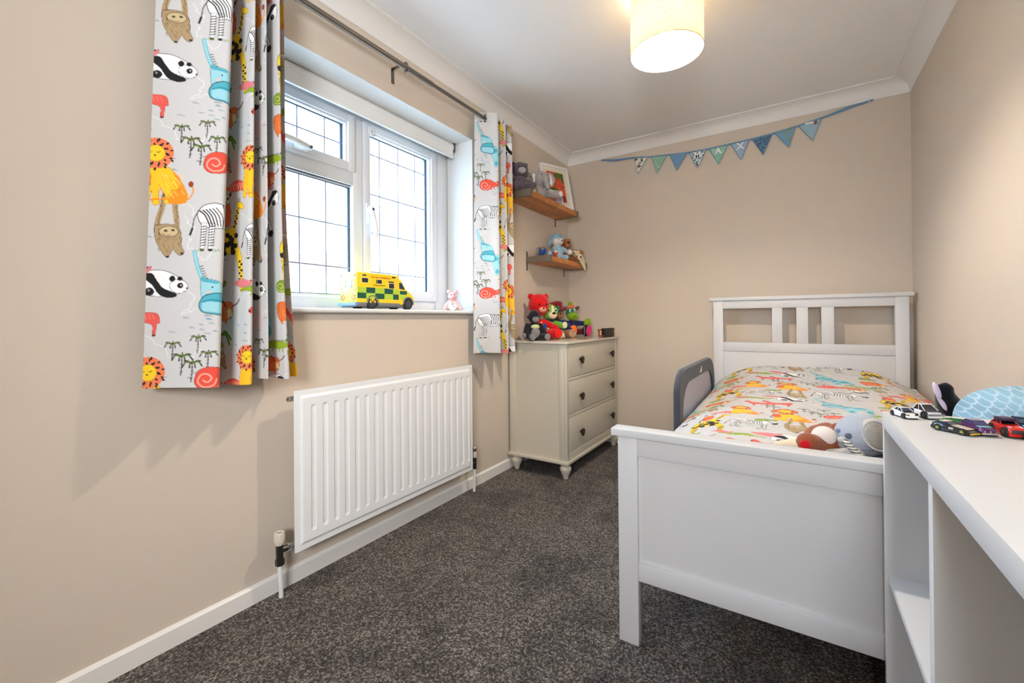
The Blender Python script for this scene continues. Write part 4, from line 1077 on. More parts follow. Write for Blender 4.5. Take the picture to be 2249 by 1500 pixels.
# letters
lm = {'M': mat('letter_blue', (34, 66, 140), .4), 'A': mat('letter_sky', (150, 202, 224), .4), 'X': mat('letter_red', (186, 40, 44), .4)}
for ch_, y, x, lab, sz in (('M', 2.722, .118, 'blue wooden letter M on the lower shelf', .078), ('A', 2.800, .135, 'sky blue wooden letter A between the other two letters', .066), ('X', 2.862, .150, 'red wooden letter X beside the snow bear', .062)):
    t = thing('wooden_letter', lab, 'letter', (x, y, ZL), group=None)
    Mx = frame_M((x, y, ZL + sz * .345), (math.sin(R(32)) * .9, math.cos(R(32)), 0), (0, 0, 1))
    text_mesh('letter_form', ch_, sz, lm[ch_], t, Mx, extrude=.006, bold=.002)
    if ch_ == 'M': obj('painted_spot', MB().ell((x + .008, y + .018, ZL + .012), (.003, .006, .006)), mat('pink_spot', (214, 84, 130), .4), t)
    if ch_ == 'A': obj('painted_spot', MB().ell((x + .008, y, ZL + .010), (.003, .007, .006)), mat('green_spot', (44, 110, 80), .4), t)
gl = bpy.data.materials.new('clear_glass_jar'); gl.use_nodes = True
b = gl.node_tree.nodes['Principled BSDF']; b.inputs['Transmission Weight'].default_value = 1; b.inputs['Roughness'].default_value = .03; b.inputs['IOR'].default_value = 1.2; b.inputs['Base Color'].default_value = (.94, .96, .94, 1)
tag(obj('glass_box', MB().lathe([(.040, 0), (.042, .004), (.042, .062), (.036, .078), (.020, .088), (.0195, .0865), (.035, .076), (.0405, .061), (.0405, .006), (.038, .0025)], (.060, 2.815, ZL), 32), gl), 'clear glass dome jar behind the wooden letters', 'jar')
tag(obj('wooden_bead', MB().ell((.150, 2.705, ZL + .006), (.009, .011, .006)), mat('bead_wood', (176, 112, 60), .5)), 'small round wooden bead on the lower shelf beside the blue letter', 'bead')

# chest top toys
ZD = .861
t = toy('black plush gorilla with grey face and belly seated at the near end of the chest', (.172, 2.500, ZD), -42); t.scale = (1.12,) * 3
gk = plush('gorilla_black', (34, 32, 38), .2); gg = plush('gorilla_grey', (132, 126, 128), .1)
E(t, 'body', gk, ((0, 0, .055), (.036, .042, .056)), *limbseg((.0, .04, .085), (.03, .058, .035), .019, .018), *limbseg((.0, -.04, .085), (.02, -.062, .030), .019, .018), *limbseg((.015, .03, .022), (.06, .050, .020), .022, .020), *limbseg((.015, -.03, .022), (.055, -.030, .020), .022, .020), fuse=.004)
E(t, 'belly', gg, ((.026, 0, .045), (.018, .028, .032))); E(t, 'chest_bib', plush('lime_cream', (204, 212, 150)), ((.022, 0, .080), (.018, .027, .015)))
E(t, 'head', gk, ((.004, 0, .140), (.036, .036, .042)), ((-.002, .036, .138), (.007, .009, .011)), ((-.002, -.036, .138), (.007, .009, .011)), fuse=.004)
f = E(t, 'face', gg, ((.030, 0, .126), (.014, .022, .020)), ((.027, .010, .149), (.010, .010, .009)), ((.027, -.010, .149), (.010, .010, .009)), fuse=.003)
for s in (-1, 1):
    E(t, 'eye', eye_m, ((.0365, s * .009, .148), (.002, .003, .003)), parent=f)
    E(t, 'nostril', nose_m, ((.0435, s * .004, .134), (.0015, .002, .002)), parent=f)
for a in ((.080, .056, .022), (.074, -.032, .022)): E(t, 'foot_pad', gg, (a, (.009, .018, .020)))
E(t, 'hand_pad', gg, ((.030, -.070, .030), (.012, .012, .016)))

t = toy('large red plush bear in blue dungarees behind the gorilla', (.115, 2.665, ZD), -36); t.scale = (1.15,) * 3
rd_ = plush('bright_red', (200, 24, 26), .12); bl_ = plush('royal_blue', (32, 70, 160), .12)
E(t, 'body', rd_, ((0, 0, .075), (.034, .040, .052)), *limbseg((.0, .035, .105), (.062, .085, .066), .020, .020, 7), *limbseg((.0, -.035, .105), (.03, -.065, .060), .019, .018), *limbseg((.03, .035, .030), (.105, .062, .034), .030, .030, 7), *limbseg((.03, -.035, .030), (.105, -.045, .034), .030, .030, 7), fuse=.005)
E(t, 'dungarees', bl_, ((.0, 0, .042), (.042, .052, .034)), ((.016, .030, .072), (.022, .012, .030)), ((.016, -.030, .072), (.022, .012, .030)), fuse=.004)
E(t, 'head', rd_, ((.004, 0, .205), (.064, .066, .074), (0, 0, 0), lambda u: 1 - .10 * max(0, -u.z)), ((-.004, .052, .262), (.012, .020, .020)), ((-.004, -.052, .262), (.012, .020, .020)), fuse=.006)
f = E(t, 'muzzle', plush('pale_rose', (226, 150, 130)), ((.058, 0, .180), (.016, .024, .018))); E(t, 'nose', nose_m, ((.073, 0, .188), (.004, .007, .005)), parent=f)
for s in (-1, 1): E(t, 'eye', eye_m, ((.063, s * .024, .210), (.0035, .006, .006)))
for a in ((.134, .066, .038), (.134, -.047, .038)): E(t, 'foot_pad', plush('rich_red', (222, 34, 30)), (a, (.008, .026, .028)))
E(t, 'button', mat('pearl_button', (236, 190, 180), .3), ((.036, 0, .100), (.004, .007, .007)))

t = toy('green and cream plush puppy with a black nose next to the red bear', (.135, 2.79, ZD), -40); t.scale = (1.1,) * 3
lg = plush('lime_green', (120, 176, 50), .1); cm = plush('pale_cream', (232, 222, 180), .05); dg_ = plush('deep_green', (24, 110, 74), .12)
E(t, 'body', cm, ((0, 0, .055), (.040, .046, .060)), *limbseg((.02, .03, .025), (.075, .045, .025), .026, .025), *limbseg((.02, -.03, .025), (.075, -.04, .025), .026, .025), fuse=.005)
E(t, 'arm', lg, *limbseg((.0, .035, .100), (.050, .072, .085), .020, .021), fuse=.004); E(t, 'arm', lg, *limbseg((.0, -.035, .100), (.045, -.060, .075), .020, .019), fuse=.004)
E(t, 'paw_pad', cm, ((.066, .080, .088), (.010, .018, .022)))
E(t, 'head', lg, ((.0, 0, .175), (.050, .056, .052)), fuse=.006); f = E(t, 'muzzle', cm, ((.042, .004, .152), (.026, .030, .024)), ((.040, .004, .185), (.014, .012, .034)), fuse=.004)
E(t, 'nose', nose_m, ((.068, .004, .166), (.008, .012, .008)), parent=f)
for s in (-1, 1):
    e = E(t, 'eye', white_pl, ((.043, s * .026, .184), (.006, .010, .013))); E(t, 'pupil', eye_m, ((.0485, s * .025, .184), (.003, .006, .008)), parent=e)
    E(t, 'ear', dg_, ((-.006, s * .058, .185), (.014, .012, .034), (s * -14, 0, 0)))
E(t, 'collar', mat('green_ribbon', (24, 74, 54), .7), ((.012, 0, .124), (.032, .036, .005)))

t = toy('brown plush bear in a maroon floppy hat and navy top behind the green puppy', (.11, 2.965, ZD), -42); t.scale = (1.14,) * 3
bb = plush('tan_brown', (162, 112, 76), .15); mr = plush('maroon_felt', (128, 22, 34), .12); nv_ = plush('navy_felt', (26, 52, 96), .15)
E(t, 'top_garment', nv_, ((0, 0, .062), (.044, .050, .064)), *limbseg((.0, .04, .10), (.045, .065, .055), .022, .019), *limbseg((.0, -.04, .10), (.045, -.055, .055), .022, .019), fuse=.005)
E(t, 'leg', bb, *limbseg((.03, .03, .026), (.095, .050, .028), .024, .028), fuse=.005); E(t, 'leg', bb, *limbseg((.03, -.03, .026), (.090, -.020, .028), .024, .028), fuse=.005)
for a in ((.122, .056, .030), (.117, -.020, .030)):
    f = E(t, 'foot_pad', plush('biscuit', (186, 148, 116)), (a, (.008, .024, .026)))
    for dy, dz in ((-.010, .010), (0, .014), (.010, .010), (0, -.004)): E(t, 'toe_spot', nose_m, ((a[0] + .0075, a[1] + dy, a[2] + dz), (.0015, .003, .003)), parent=f)
E(t, 'head', bb, ((.0, 0, .160), (.042, .044, .044)), ((.036, 0, .148), (.024, .026, .022)), fuse=.005)
E(t, 'nose', nose_m, ((.060, 0, .158), (.004, .008, .005))); eyes(t, .042, .020, .172)
h = E(t, 'hat', mr, ((-.006, -.02, .212), (.052, .060, .030), (18, 0, 0)), ((.004, 0, .192), (.070, .076, .009), (12, 6, 0), lambda u: 1 + .08 * math.sin(3 * math.atan2(u.y, u.x))), fuse=.004)
t = toy('cream plush rabbit foot poking out in front of the bear in the maroon hat', (.225, 2.80, ZD), -30)
E(t, 'foot', cm, ((0, 0, .024), (.022, .022, .024)), ((-.02, -.01, .018), (.022, .018, .018)), fuse=.004); E(t, 'sole', plush('shell_pink', (222, 176, 164)), ((.014, .012, .016), (.010, .008, .012)))

t = toy('green plush dragon with orange tuft, navy jacket and orange and pink soles', (.135, 3.15, ZD), -38); t.scale = (1.1,) * 3
tl = plush('teal_green', (38, 120, 92), .15); lg2 = plush('apple_green', (134, 170, 24), .15)
E(t, 'jacket', plush('indigo_felt', (38, 40, 92), .2), ((0, 0, .062), (.042, .046, .058)), *limbseg((.0, .035, .098), (.045, .080, .095), .020, .018), *limbseg((.0, -.035, .098), (.05, -.05, .065), .020, .018), fuse=.005)
E(t, 'scarf', plush('crimson', (204, 26, 44), .1), ((.036, -.004, .066), (.016, .028, .014)))
E(t, 'paw', lg2, ((.060, .100, .100), (.020, .026, .034), (-24, 0, 0))); E(t, 'paw', lg2, ((.064, -.055, .060), (.016, .018, .018)))
E(t, 'head', tl, ((-.002, 0, .168), (.036, .038, .040)), fuse=.005); f = E(t, 'snout', lg2, ((.026, 0, .146), (.034, .042, .030)))
obj('mouth', MB().tube([(.060, -.014, .136), (.061, 0, .146), (.060, .012, .150)], .0018, 8), nose_m, f, local=True)
for s in (-1, 1):
    e = E(t, 'eye', white_pl, ((.024, s * .018, .188), (.008, .009, .013))); E(t, 'pupil', eye_m, ((.031, s * .017, .188), (.002, .004, .006)), parent=e)
    e = E(t, 'ear', tl, ((-.008, s * .052, .205), (.008, .024, .013), (s * 34, 0, 0))); E(t, 'ear_lining', plush('wine', (122, 52, 56)), ((-.001, s * .055, .206), (.004, .018, .009), (s * 34, 0, 0)), parent=e)
E(t, 'tuft', plush('orange_tuft', (238, 112, 56)), ((.004, .012, .218), (.012, .016, .012)), ((.006, -.016, .214), (.010, .012, .010)))
E(t, 'horn', lg2, ((-.004, -.010, .236), (.010, .012, .016)), ((-.004, .006, .240), (.008, .010, .010)))
E(t, 'leg', plush('plum_dark', (96, 34, 52)), *limbseg((.02, -.02, .035), (.085, -.035, .040), .022, .024), fuse=.005); E(t, 'leg', plush('plum_dark', (96, 34, 52)), *limbseg((.02, .03, .035), (.080, .075, .040), .022, .024), fuse=.005)
E(t, 'sole', plush('neon_orange', (255, 118, 34), .05), ((.112, -.040, .044), (.009, .030, .042), (0, 8, 0)))
s_ = E(t, 'leg_band', mat('black_felt', (20, 18, 26), .9), ((.088, .072, .044), (.018, .028, .042), (0, 8, 0)))
for k in range(5): E(t, 'white_dot', white_pl, ((.104 - .003 * abs(k - 2), .054, .016 + k * .014), (.002, .003, .003)), parent=s_)
E(t, 'sole', plush('hot_pink', (208, 52, 108), .05), ((.108, .086, .044), (.008, .022, .040), (0, 8, 0)))

t = toy('tiny brown plush bear leaning on the dark box at the far end of the chest', (.375, 3.155, ZD), -40)
tb_ = plush('russet', (150, 78, 30), .2)
E(t, 'body', tb_, ((0, 0, .018), (.014, .015, .018)), ((0, 0, .046), (.015, .017, .015)), ((-.002, .014, .058), (.004, .006, .006)), ((-.002, -.014, .058), (.004, .006, .006)), *limbseg((.008, .008, .008), (.022, .012, .008), .008, .007), *limbseg((.008, -.008, .008), (.022, -.012, .008), .008, .007), fuse=.0025)
E(t, 'muzzle', cf, ((.014, 0, .041), (.006, .008, .006))); E(t, 'bib', cf, ((.012, 0, .024), (.004, .007, .007))); E(t, 'nose', nose_m, ((.0198, 0, .042), (.001, .002, .002))); eyes(t, .0145, .006, .050, .0016)
t = thing('keepsake_box', 'low black keepsake box with a brass edge at the far end of the chest', 'box', (.392, 3.265, ZD), (0, 0, 0))
def lbox(name, par, m, *a, bev=.001): 
    o = obj(name, MB().box(*a, bev), m, par, local=True); WM[o.name] = wm(par).copy(); return o
lbox('box_body', t, mat('black_lacquer', (28, 26, 26), .5), -.012, .028, -.090, .078, 0, .060)
lbox('lid', t, MATS['black_lacquer'], -.014, .030, -.092, .076, .0602, .066)
lbox('brass_edge', t, mat('old_brass', (190, 160, 90), .4, .6), -.014, .031, .078, .090, 0, .068)

# ------------------------------------------------------------------ bunting on the far wall
bt = thing('bunting', 'blue fabric bunting with nine pennants spelling a name, hung along the far wall', 'bunting', (1.2, D - .01, 2.09))
def pat(name, base, dots, scale, th=.5, kind='noise'):
    m = bpy.data.materials.new(name); m.use_nodes = True; nt = m.node_tree; b = nt.nodes['Principled BSDF']; L = nt.links.new
    tc = nt.nodes.new('ShaderNodeTexCoord'); n = nt.nodes.new('ShaderNodeTexNoise' if kind == 'noise' else 'ShaderNodeTexVoronoi'); n.inputs['Scale'].default_value = scale
    L(tc.outputs['Object'], n.inputs['Vector']); r = nt.nodes.new('ShaderNodeValToRGB'); r.color_ramp.interpolation = 'CONSTANT'
    r.color_ramp.elements[0].color = (*lin(dots[0]), 1); r.color_ramp.elements[1].position = th; r.color_ramp.elements[1].color = (*lin(base), 1)
    if len(dots) > 1: e = r.color_ramp.elements.new(th * .86); e.color = (*lin(dots[1]), 1)
    L(n.outputs[0], r.inputs[0]); L(r.outputs[0], b.inputs['Base Color']); b.inputs['Roughness'].default_value = .9; return m
piping = mat('blue_bias_tape', (110, 148, 178), .85)
FL = [(((0.576, 2.264), (0.681, 2.248), (0.608, 2.133)), pat('white_floral', (226, 224, 214), ((60, 50, 50), (140, 130, 90)), 42, .46)), (((0.716, 2.244), (0.827, 2.230), (0.754, 2.112)), pat('mint_speckle', (142, 184, 158), ((190, 214, 196),), 70, .42)), (((0.85, 2.231), (0.974, 2.219), (0.899, 2.104)), mat('denim_blue', (118, 156, 190), .9)),
      (((0.986, 2.219), (1.103, 2.214), (1.044, 2.094)), pat('teal_floral', (216, 226, 226), ((58, 96, 110), (110, 150, 160)), 60, .47)), (((1.122, 2.218), (1.243, 2.214), (1.183, 2.096)), pat('mint_leaf', (144, 192, 168), ((176, 214, 196),), 50, .45)), (((1.263, 2.219), (1.376, 2.221), (1.327, 2.096)), mat('powder_blue', (160, 182, 206), .9)),
      (((1.395, 2.223), (1.511, 2.227), (1.458, 2.103)), pat('navy_speckle', (66, 96, 126), ((130, 164, 190),), 130, .45)), (((1.528, 2.232), (1.642, 2.245), (1.606, 2.119)), mat('sky_blue_cotton', (120, 166, 196), .9)), (((1.66, 2.249), (1.781, 2.267), (1.735, 2.135)), mat('ice_blue', (158, 188, 204), .9))]
yb = D - .006
band = [(0.299, 2.307), (0.44, 2.283), (0.576, 2.270), (0.70, 2.250), (0.85, 2.235), (0.986, 2.223), (1.122, 2.219), (1.263, 2.222), (1.395, 2.226), (1.528, 2.235), (1.66, 2.251), (1.781, 2.270), (1.87, 2.285), (1.942, 2.300), (2.035, 2.3135)]
q = MB(); bp_ = smooth_pts(band, False, 4); n = len(bp_)
vs = [(x, yb - .0035 * s, z + dz) for s in (0, 1) for x, z in bp_ for dz in (-.0055, .0055)]
fs = []
for k in range(n - 1):
    a, c = 2 * k, 2 * n + 2 * k
    fs += [(a, a + 1, a + 3, a + 2), (c, c + 2, c + 3, c + 1), (a, a + 2, c + 2, c), (a + 1, c + 1, c + 3, a + 3)]
q._add(vs, fs); obj('tape', q, piping, bt)
q = MB().tube([(0.299, yb - .003, 2.307), (.42, yb - .003, 2.272), (.576, yb - .003, 2.268)], .0022, 6).tube([(1.79, yb - .003, 2.272), (1.90, yb - .003, 2.302), (2.04, yb - .003, 2.3135)], .0025, 6)
obj('tie_end', q, piping, bt)
for x, z in ((.305, 2.305), (2.018, 2.305)): obj('pin', MB().cyl((x, D, z), (x, yb - .008, z), .004, n=10), white_pl, bt)
rnd = random.Random(2)
for i, ((a, b_, c_), m) in enumerate(FL):
    tilt = rnd.uniform(-.004, .004)
    q = MB(); pts = [(a[0], a[1] + .002), (b_[0], b_[1] + .002), (c_[0], c_[1])]
    q.prism(pts, lambda u, v, d, tilt=tilt: (u, yb - d - (a[1] - v) * .04, v), .0005, .003)
    fl = obj('pennant', q, m, bt, smooth=False, label=('white floral pennant', 'mint speckled pennant', 'plain mid blue pennant', 'teal floral pennant with a letter', 'mint pennant with a letter', 'powder blue pennant with a letter', 'navy speckled pennant', 'sky blue pennant with yellow leaves', 'ice blue pennant with a small label')[i])
    f3 = lambda p, e=.0030: (p[0], yb - e - (a[1] - p[1]) * .04, p[1])
    obj('piping', MB().tube([f3(pts[0]), f3(pts[2]), f3(pts[1])], .0019, 6), piping, fl)
    cx_, cz_ = (a[0] + b_[0] + c_[0]) / 3, (a[1] + b_[1] + c_[1]) / 3 + .012
    if 3 <= i <= 5: text_mesh('letter', 'MAX'[i - 3], .062, mat('white_felt', (240, 240, 238), .9), fl, frame_M((cx_, yb - .0072, cz_), (1, 0, 0), (0, 0, 1)), extrude=.0008, bold=.0022)
    if i == 7:
        for k, (u, v) in enumerate(((-.016, .012), (.006, .016), (.024, .024), (.004, -.03), (-.004, .002), (.014, -.028))):
            obj('leaf_print', MB().ell((cx_ + u, yb - .0058, cz_ + v), (.009, .0006, .0045), (0, rnd.uniform(-60, 60), 0), 10, 6), mat('mustard_leaf', (176, 158, 60), .8), fl)
    if i == 8:
        obj('label', MB().box(cx_ - .030, cx_ + .016, yb - .0066, yb - .0050, cz_ + .018, cz_ + .030, .0004), mat('white_felt', (240, 240, 238), .9), fl)
        obj('motif', MB().ell((cx_ + .026, yb - .0066, cz_ + .018), (.010, .001, .012), (0, 0, 0), 12, 8), mat('motif_brown', (150, 96, 70), .8), fl)

# ------------------------------------------------------------------ toy ambulance on the sill
am = thing('toy_ambulance', 'yellow and green chequered toy ambulance on the windowsill', 'toy vehicle', (-.095, 1.44, 1.0555))
ye = mat('ambulance_yellow', (250, 208, 34), .3, coat=.3); dgn = mat('ambulance_green', (22, 84, 70), .35); lgn = mat('ambulance_lime', (178, 206, 60), .35); gy = mat('bumper_grey', (112, 112, 118), .5)
X0, X1, AZ = -.156, -.032, 1.0555
obj('box_body', MB().box(X0, X1, 1.262, 1.512, 1.083, 1.226, .005, 3), ye, am)
q = MB().prism([(1.508, 1.080), (1.508, 1.212), (1.524, 1.210), (1.540, 1.196), (1.560, 1.152), (1.598, 1.136), (1.618, 1.116), (1.622, 1.080)], lambda a, b, d: (d, a, b), X0 + .006, X1 - .004, .004)
cab = obj('cab', q, ye, am)
obj('windscreen', MB().prism([(1.528, 1.2045), (1.5425, 1.192), (1.5595, 1.156), (1.556, 1.154)], lambda a, b, d: (d, a + .001, b + .001), X0 + .014, X1 - .012), mat('tinted_glass', (40, 58, 84), .12), cab, smooth=False)
obj('side_window', MB().prism([(1.516, 1.190), (1.530, 1.190), (1.553, 1.156), (1.516, 1.160)], lambda a, b, d: (d, a, b), X1 - .006, X1 - .0025), MATS['tinted_glass'], cab, smooth=False)
obj('side_window', MB().prism([(1.516, 1.190), (1.530, 1.190), (1.553, 1.156), (1.516, 1.160)], lambda a, b, d: (d, a, b), X0 + .0045, X0 + .0065), MATS['tinted_glass'], cab, smooth=False)
obj('light_bar', MB().box(X0 + .03, X1 - .03, 1.515, 1.530, 1.208, 1.219, .003), mat('blue_lens', (60, 110, 190), .15), cab)
obj('headlight', MB().ell((X1 - .022, 1.617, 1.112), (.012, .004, .007)), white_pl, cab); obj('headlight', MB().ell((X0 + .022, 1.617, 1.112), (.012, .004, .007)), white_pl, cab)
obj('grille', MB().box(X0 + .04, X1 - .04, 1.618, 1.624, 1.088, 1.108, .001), black_m, cab)
obj('door_check', MB().box(X1 - .0045, X1 - .0030, 1.520, 1.566, 1.132, 1.150), dgn, cab, smooth=False); obj('door_check', MB().box(X1 - .0045, X1 - .0030, 1.520, 1.560, 1.106, 1.132), lgn, cab, smooth=False)
cols = [1.264, 1.312, 1.363, 1.418, 1.472, 1.508]
for sx, xs in ((1, X1), (-1, X0)):
    for i in range(5):
        for j, (za, zb_) in enumerate(((1.130, 1.156), (1.104, 1.130))):
            xa, xb = sorted((xs - sx * .0005, xs + sx * .0007))
            obj('check_panel', MB().box(xa, xb, cols[i], cols[i + 1], za, zb_), dgn if (i + j) % 2 else lgn, am, smooth=False)
pane_m = mat('smoked_window', (52, 50, 56), .2); trimw = mat('pale_trim', (240, 226, 150), .4)
for (ya, za), (yb2, zb_) in (((1.288, 1.178), (1.321, 1.198)), ((1.376, 1.177), (1.401, 1.195)), ((1.446, 1.158), (1.477, 1.182))):
    f = obj('window_surround', MB().box(X1, X1 + .0012, ya - .003, yb2 + .003, za - .003, zb_ + .003), trimw, am, smooth=False)
    obj('window', MB().box(X1 + .001, X1 + .002, ya, yb2, za, zb_), pane_m, f, smooth=False)
for (ya, za), (yb2, zb_) in (((1.292, 1.208), (1.312, 1.214)), ((1.465, 1.2095), (1.487, 1.2155)), ((1.444, 1.186), (1.476, 1.192)), ((1.3695, 1.177), (1.374, 1.195))):
    obj('vent', MB().box(X1, X1 + .0014, ya, yb2, za, zb_), pane_m, am, smooth=False)
text_mesh('lettering', 'Emergency Ambulance', .0125, mat('letter_print_red', (206, 52, 34), .5), am, frame_M((X1 + .0006, 1.398, 1.2065), (0, 1, 0), (0, 0, 1)), .0003)
text_mesh('lettering', 'Emergency Dial 999', .0085, mat('letter_print_black', (60, 60, 40), .5), am, frame_M((X1 + .0006, 1.388, 1.1685), (0, 1, 0), (0, 0, 1)), .0003)
obj('side_skirt', MB().box(X0 - .001, X1 + .001, 1.384, 1.512, 1.070, 1.086, .002).box(X0 - .001, X1 + .001, 1.258, 1.316, 1.070, 1.086, .002).box(X0 + .01, X1 - .01, 1.262, 1.60, 1.066, 1.084), gy, am)
obj('rear_bumper', MB().box(X0 - .002, X1 + .002, 1.250, 1.262, 1.070, 1.084, .002), mat('bumper_blue_grey', (120, 150, 190), .4), am)
rear = obj('rear_doors', MB().box(X0 + .004, X1 - .004, 1.2605, 1.2625, 1.086, 1.218, .001), mat('rear_reflective', (236, 214, 96), .5), am)
for a, b2 in ((-.137, -.111), (-.091, -.065)): obj('rear_window', MB().box(a, b2, 1.2592, 1.2608, 1.154, 1.192, .0005), mat('rear_glass', (150, 146, 150), .2), rear)
redm = mat('chevron_red', (200, 84, 50), .4)
for s in (-1, 1):
    cxr = -.094
    for k, (o0, z0) in enumerate(((.020, 1.092), (.028, 1.122), (.044, 1.150), (.050, 1.180))):
        xa = cxr + s * (o0 + .002); xb = cxr + s * min(.056, o0 + .020)
        pl = [(xa, z0), (xb, z0 - .018 if z0 > 1.10 else z0 - .0), (xb, z0 - .014 if z0 > 1.1 else z0 + .006), (xa, z0 + .006)]
        if k == 0: pl = [(cxr + s * .020, 1.112), (cxr + s * .040, 1.092), (cxr + s * .046, 1.092), (cxr + s * .026, 1.112)]
        obj('chevron', MB().prism(pl, lambda a, b, d: (a, d, b), 1.2594, 1.2606), redm, rear, smooth=False)
    for z in (1.103, 1.116): obj('rear_lamp', MB().ell((cxr + s * .050, 1.2600, z), (.0035, .002, .0035), (0, 0, 0), 12, 8), dgn, rear)
    obj('top_lamp', MB().ell((cxr + s * .050, 1.2600, 1.208), (.0035, .002, .0035), (0, 0, 0), 12, 8), dgn, rear)
obj('roof_vent', MB().box(-.10, -.06, 1.40, 1.46, 1.226, 1.230, .001), white_pl, am)
tyre = mat('tyre_black', (26, 28, 32), .6); hubm = mat('hub_grey', (78, 84, 96), .35, .4)
for y in (1.349, 1.574):
    for x, s in ((X1 - .012, 1), (X0 + .012, -1)):
        wq = MB(); Mx = Matrix.Translation((x, y, AZ + .030)) @ Euler((0, R(90 * s), 0)).to_matrix().to_4x4()
        wq.lathe([(.016, -.012), (.027, -.012), (.0300, -.009), (.0300, .009), (.027, .0125), (.019, .0125), (.018, .010)], n=32, M=Mx)
        wv = obj('wheel', wq, tyre, am)
        hq = MB().lathe([(.018, .0095), (.0185, .0115), (.015, .0105), (.006, .012), (.005, .0145), (.001, .0150)], n=24, M=Mx)
        for k in range(5):
            a = 2 * PI * k / 5; p0 = Mx @ Vector((.005 * math.cos(a), .005 * math.sin(a), .012)); p1 = Mx @ Vector((.017 * math.cos(a), .017 * math.sin(a), .0122)); hq.cyl(p0, p1, .0022, n=8)
        obj('hub', hq, hubm, wv)
    aq = MB()
    aq.tube([(X1 - .001, y + .033 * math.cos(a), AZ + .030 + .033 * math.sin(a)) for a in [R(d) for d in range(-5, 186, 12)]], .0035, 8); obj('wheel_arch', aq, gy, am)
# pig
pg = toy('pink china pig with a silver spoon motif at the end of the windowsill', (-.075, 1.965, 1.0555), -48, name='pig_ornament', cat='ornament')
pk = mat('pink_china', (226, 170, 168), .25, coat=.4, var=(20, .12))
E(pg, 'body', pk, ((0, 0, .034), (.030, .040, .036)), *limbseg((.01, .03, .04), (.022, .046, .012), .013, .011), *limbseg((.01, -.03, .04), (.022, -.046, .012), .013, .011), fuse=.003)
E(pg, 'head', pk, ((.006, 0, .085), (.026, .028, .026)), ((.030, 0, .078), (.010, .012, .010)), fuse=.0028)
for s in (-1, 1):
    E(pg, 'ear', pk, ((.000, s * .022, .113), (.006, .011, .013), (s * -25, 0, 0))); E(pg, 'eye', eye_m, ((.030, s * .010, .094), (.0015, .0025, .003))); E(pg, 'nostril', mat('nostril', (150, 80, 80), .5), ((.0398, s * .003, .078), (.001, .0015, .002)))
E(pg, 'apron', white_pl, ((.020, 0, .026), (.014, .026, .024))); E(pg, 'spoon_motif', steel, ((.034, .0, .040), (.002, .006, .004), (40, 0, 0)), ((.036, .008, .028), (.0018, .0014, .014), (40, 0, 0)))

# ------------------------------------------------------------------ soft toys on the bed
BZ = .618
gh = plush('heather_grey', (176, 182, 194), .10); ghl = plush('pale_heather', (200, 196, 192), .06)
t = toy('large pale grey plush elephant with a hooded ear and striped trunk lying on the bed', (1.775, 1.475, BZ), 0)
def LE(t, name, m, es, fuse=None, parent=None, disp=None): return E(t, name, m, *es, fuse=fuse, parent=parent, disp=disp)
hd = LE(t, 'head', gh, [((.000, 0, .066), (.064, .056, .060), (0, 12, 0)), ((-.038, -.010, .058), (.030, .036, .038))], fuse=.006)
LE(t, 'body', gh, [((.012, .075, .040), (.060, .060, .040)), ((.10, .03, .022), (.05, .05, .022))], fuse=.007)
LE(t, 'arm', ghl, limbseg((-.020, -.050, .026), (-.085, -.048, .018), .020, .014, 6), fuse=.005)
e = LE(t, 'ear', ghl, [((.022, -.048, .084), (.034, .013, .042), (-18, -24, -8))]); LE(t, 'ear_lining', plush('warm_grey', (166, 158, 148), .08), [((.023, -.0585, .082), (.024, .006, .032), (-18, -22, -8))], parent=e)
LE(t, 'eye', plush('slate_thread', (104, 110, 128)), [((-.034, -.046, .072), (.009, .004, .008), (0, 20, 0))]); LE(t, 'nose_dimple', plush('slate_blue', (128, 142, 172)), [((-.056, -.030, .080), (.006, .006, .006))])
strm = bpy.data.materials.new('striped_jersey'); strm.use_nodes = True
nt = strm.node_tree; wv_ = nt.nodes.new('ShaderNodeTexWave'); wv_.bands_direction = 'Z'; wv_.inputs['Scale'].default_value = 48; tc = nt.nodes.new('ShaderNodeTexCoord'); rp = nt.nodes.new('ShaderNodeValToRGB'); rp.color_ramp.interpolation = 'CONSTANT'
rp.color_ramp.elements[0].color = (*lin((92, 94, 92)), 1); rp.color_ramp.elements[1].position = .42; rp.color_ramp.elements[1].color = (*lin((226, 224, 206)), 1)
nt.links.new(tc.outputs['Object'], wv_.inputs['Vector']); nt.links.new(wv_.outputs[0], rp.inputs[0]); nt.links.new(rp.outputs[0], nt.nodes['Principled BSDF'].inputs['Base Color'])
tr_ = obj('trunk', MB().tube([(-.046, -.058, .062), (-.040, -.068, .058), (-.030, -.072, .046), (-.018, -.074, .034), (-.006, -.074, .024), (.002, -.072, .018)], [.006, .0075, .0075, .0075, .007, .005], 14), strm, t, local=True)
LE(t, 'trunk_tip', ghl, [((-.050, -.058, .063), (.010, .008, .008))])
_em = Matrix.Translation((.0225, -.058, .083)) @ Euler((R(-18), R(-24), R(-8))).to_matrix().to_4x4()
obj('ear_seam', MB().tube([_em @ Vector((.029 * math.cos(a), 0, .037 * math.sin(a))) for a in [2 * PI * k / 24 for k in range(24)]], .0028, 8, closed=True), ghl, e, local=True)
obj('stitched_word', MB().tube([(-.012, -.0555, .040), (-.008, -.0565, .044), (-.004, -.0565, .040), (0, -.0570, .045), (.004, -.0570, .040), (.009, -.0565, .046), (.012, -.0560, .042), (.016, -.0550, .048)], .0008, 6), plush('slate_thread', (104, 110, 128)), t, local=True)
t = toy('chestnut brown plush bear with a round white belly lying beside the grey elephant', (1.690, 1.480, BZ), 0)
cb = plush('chestnut', (150, 84, 54), .14)
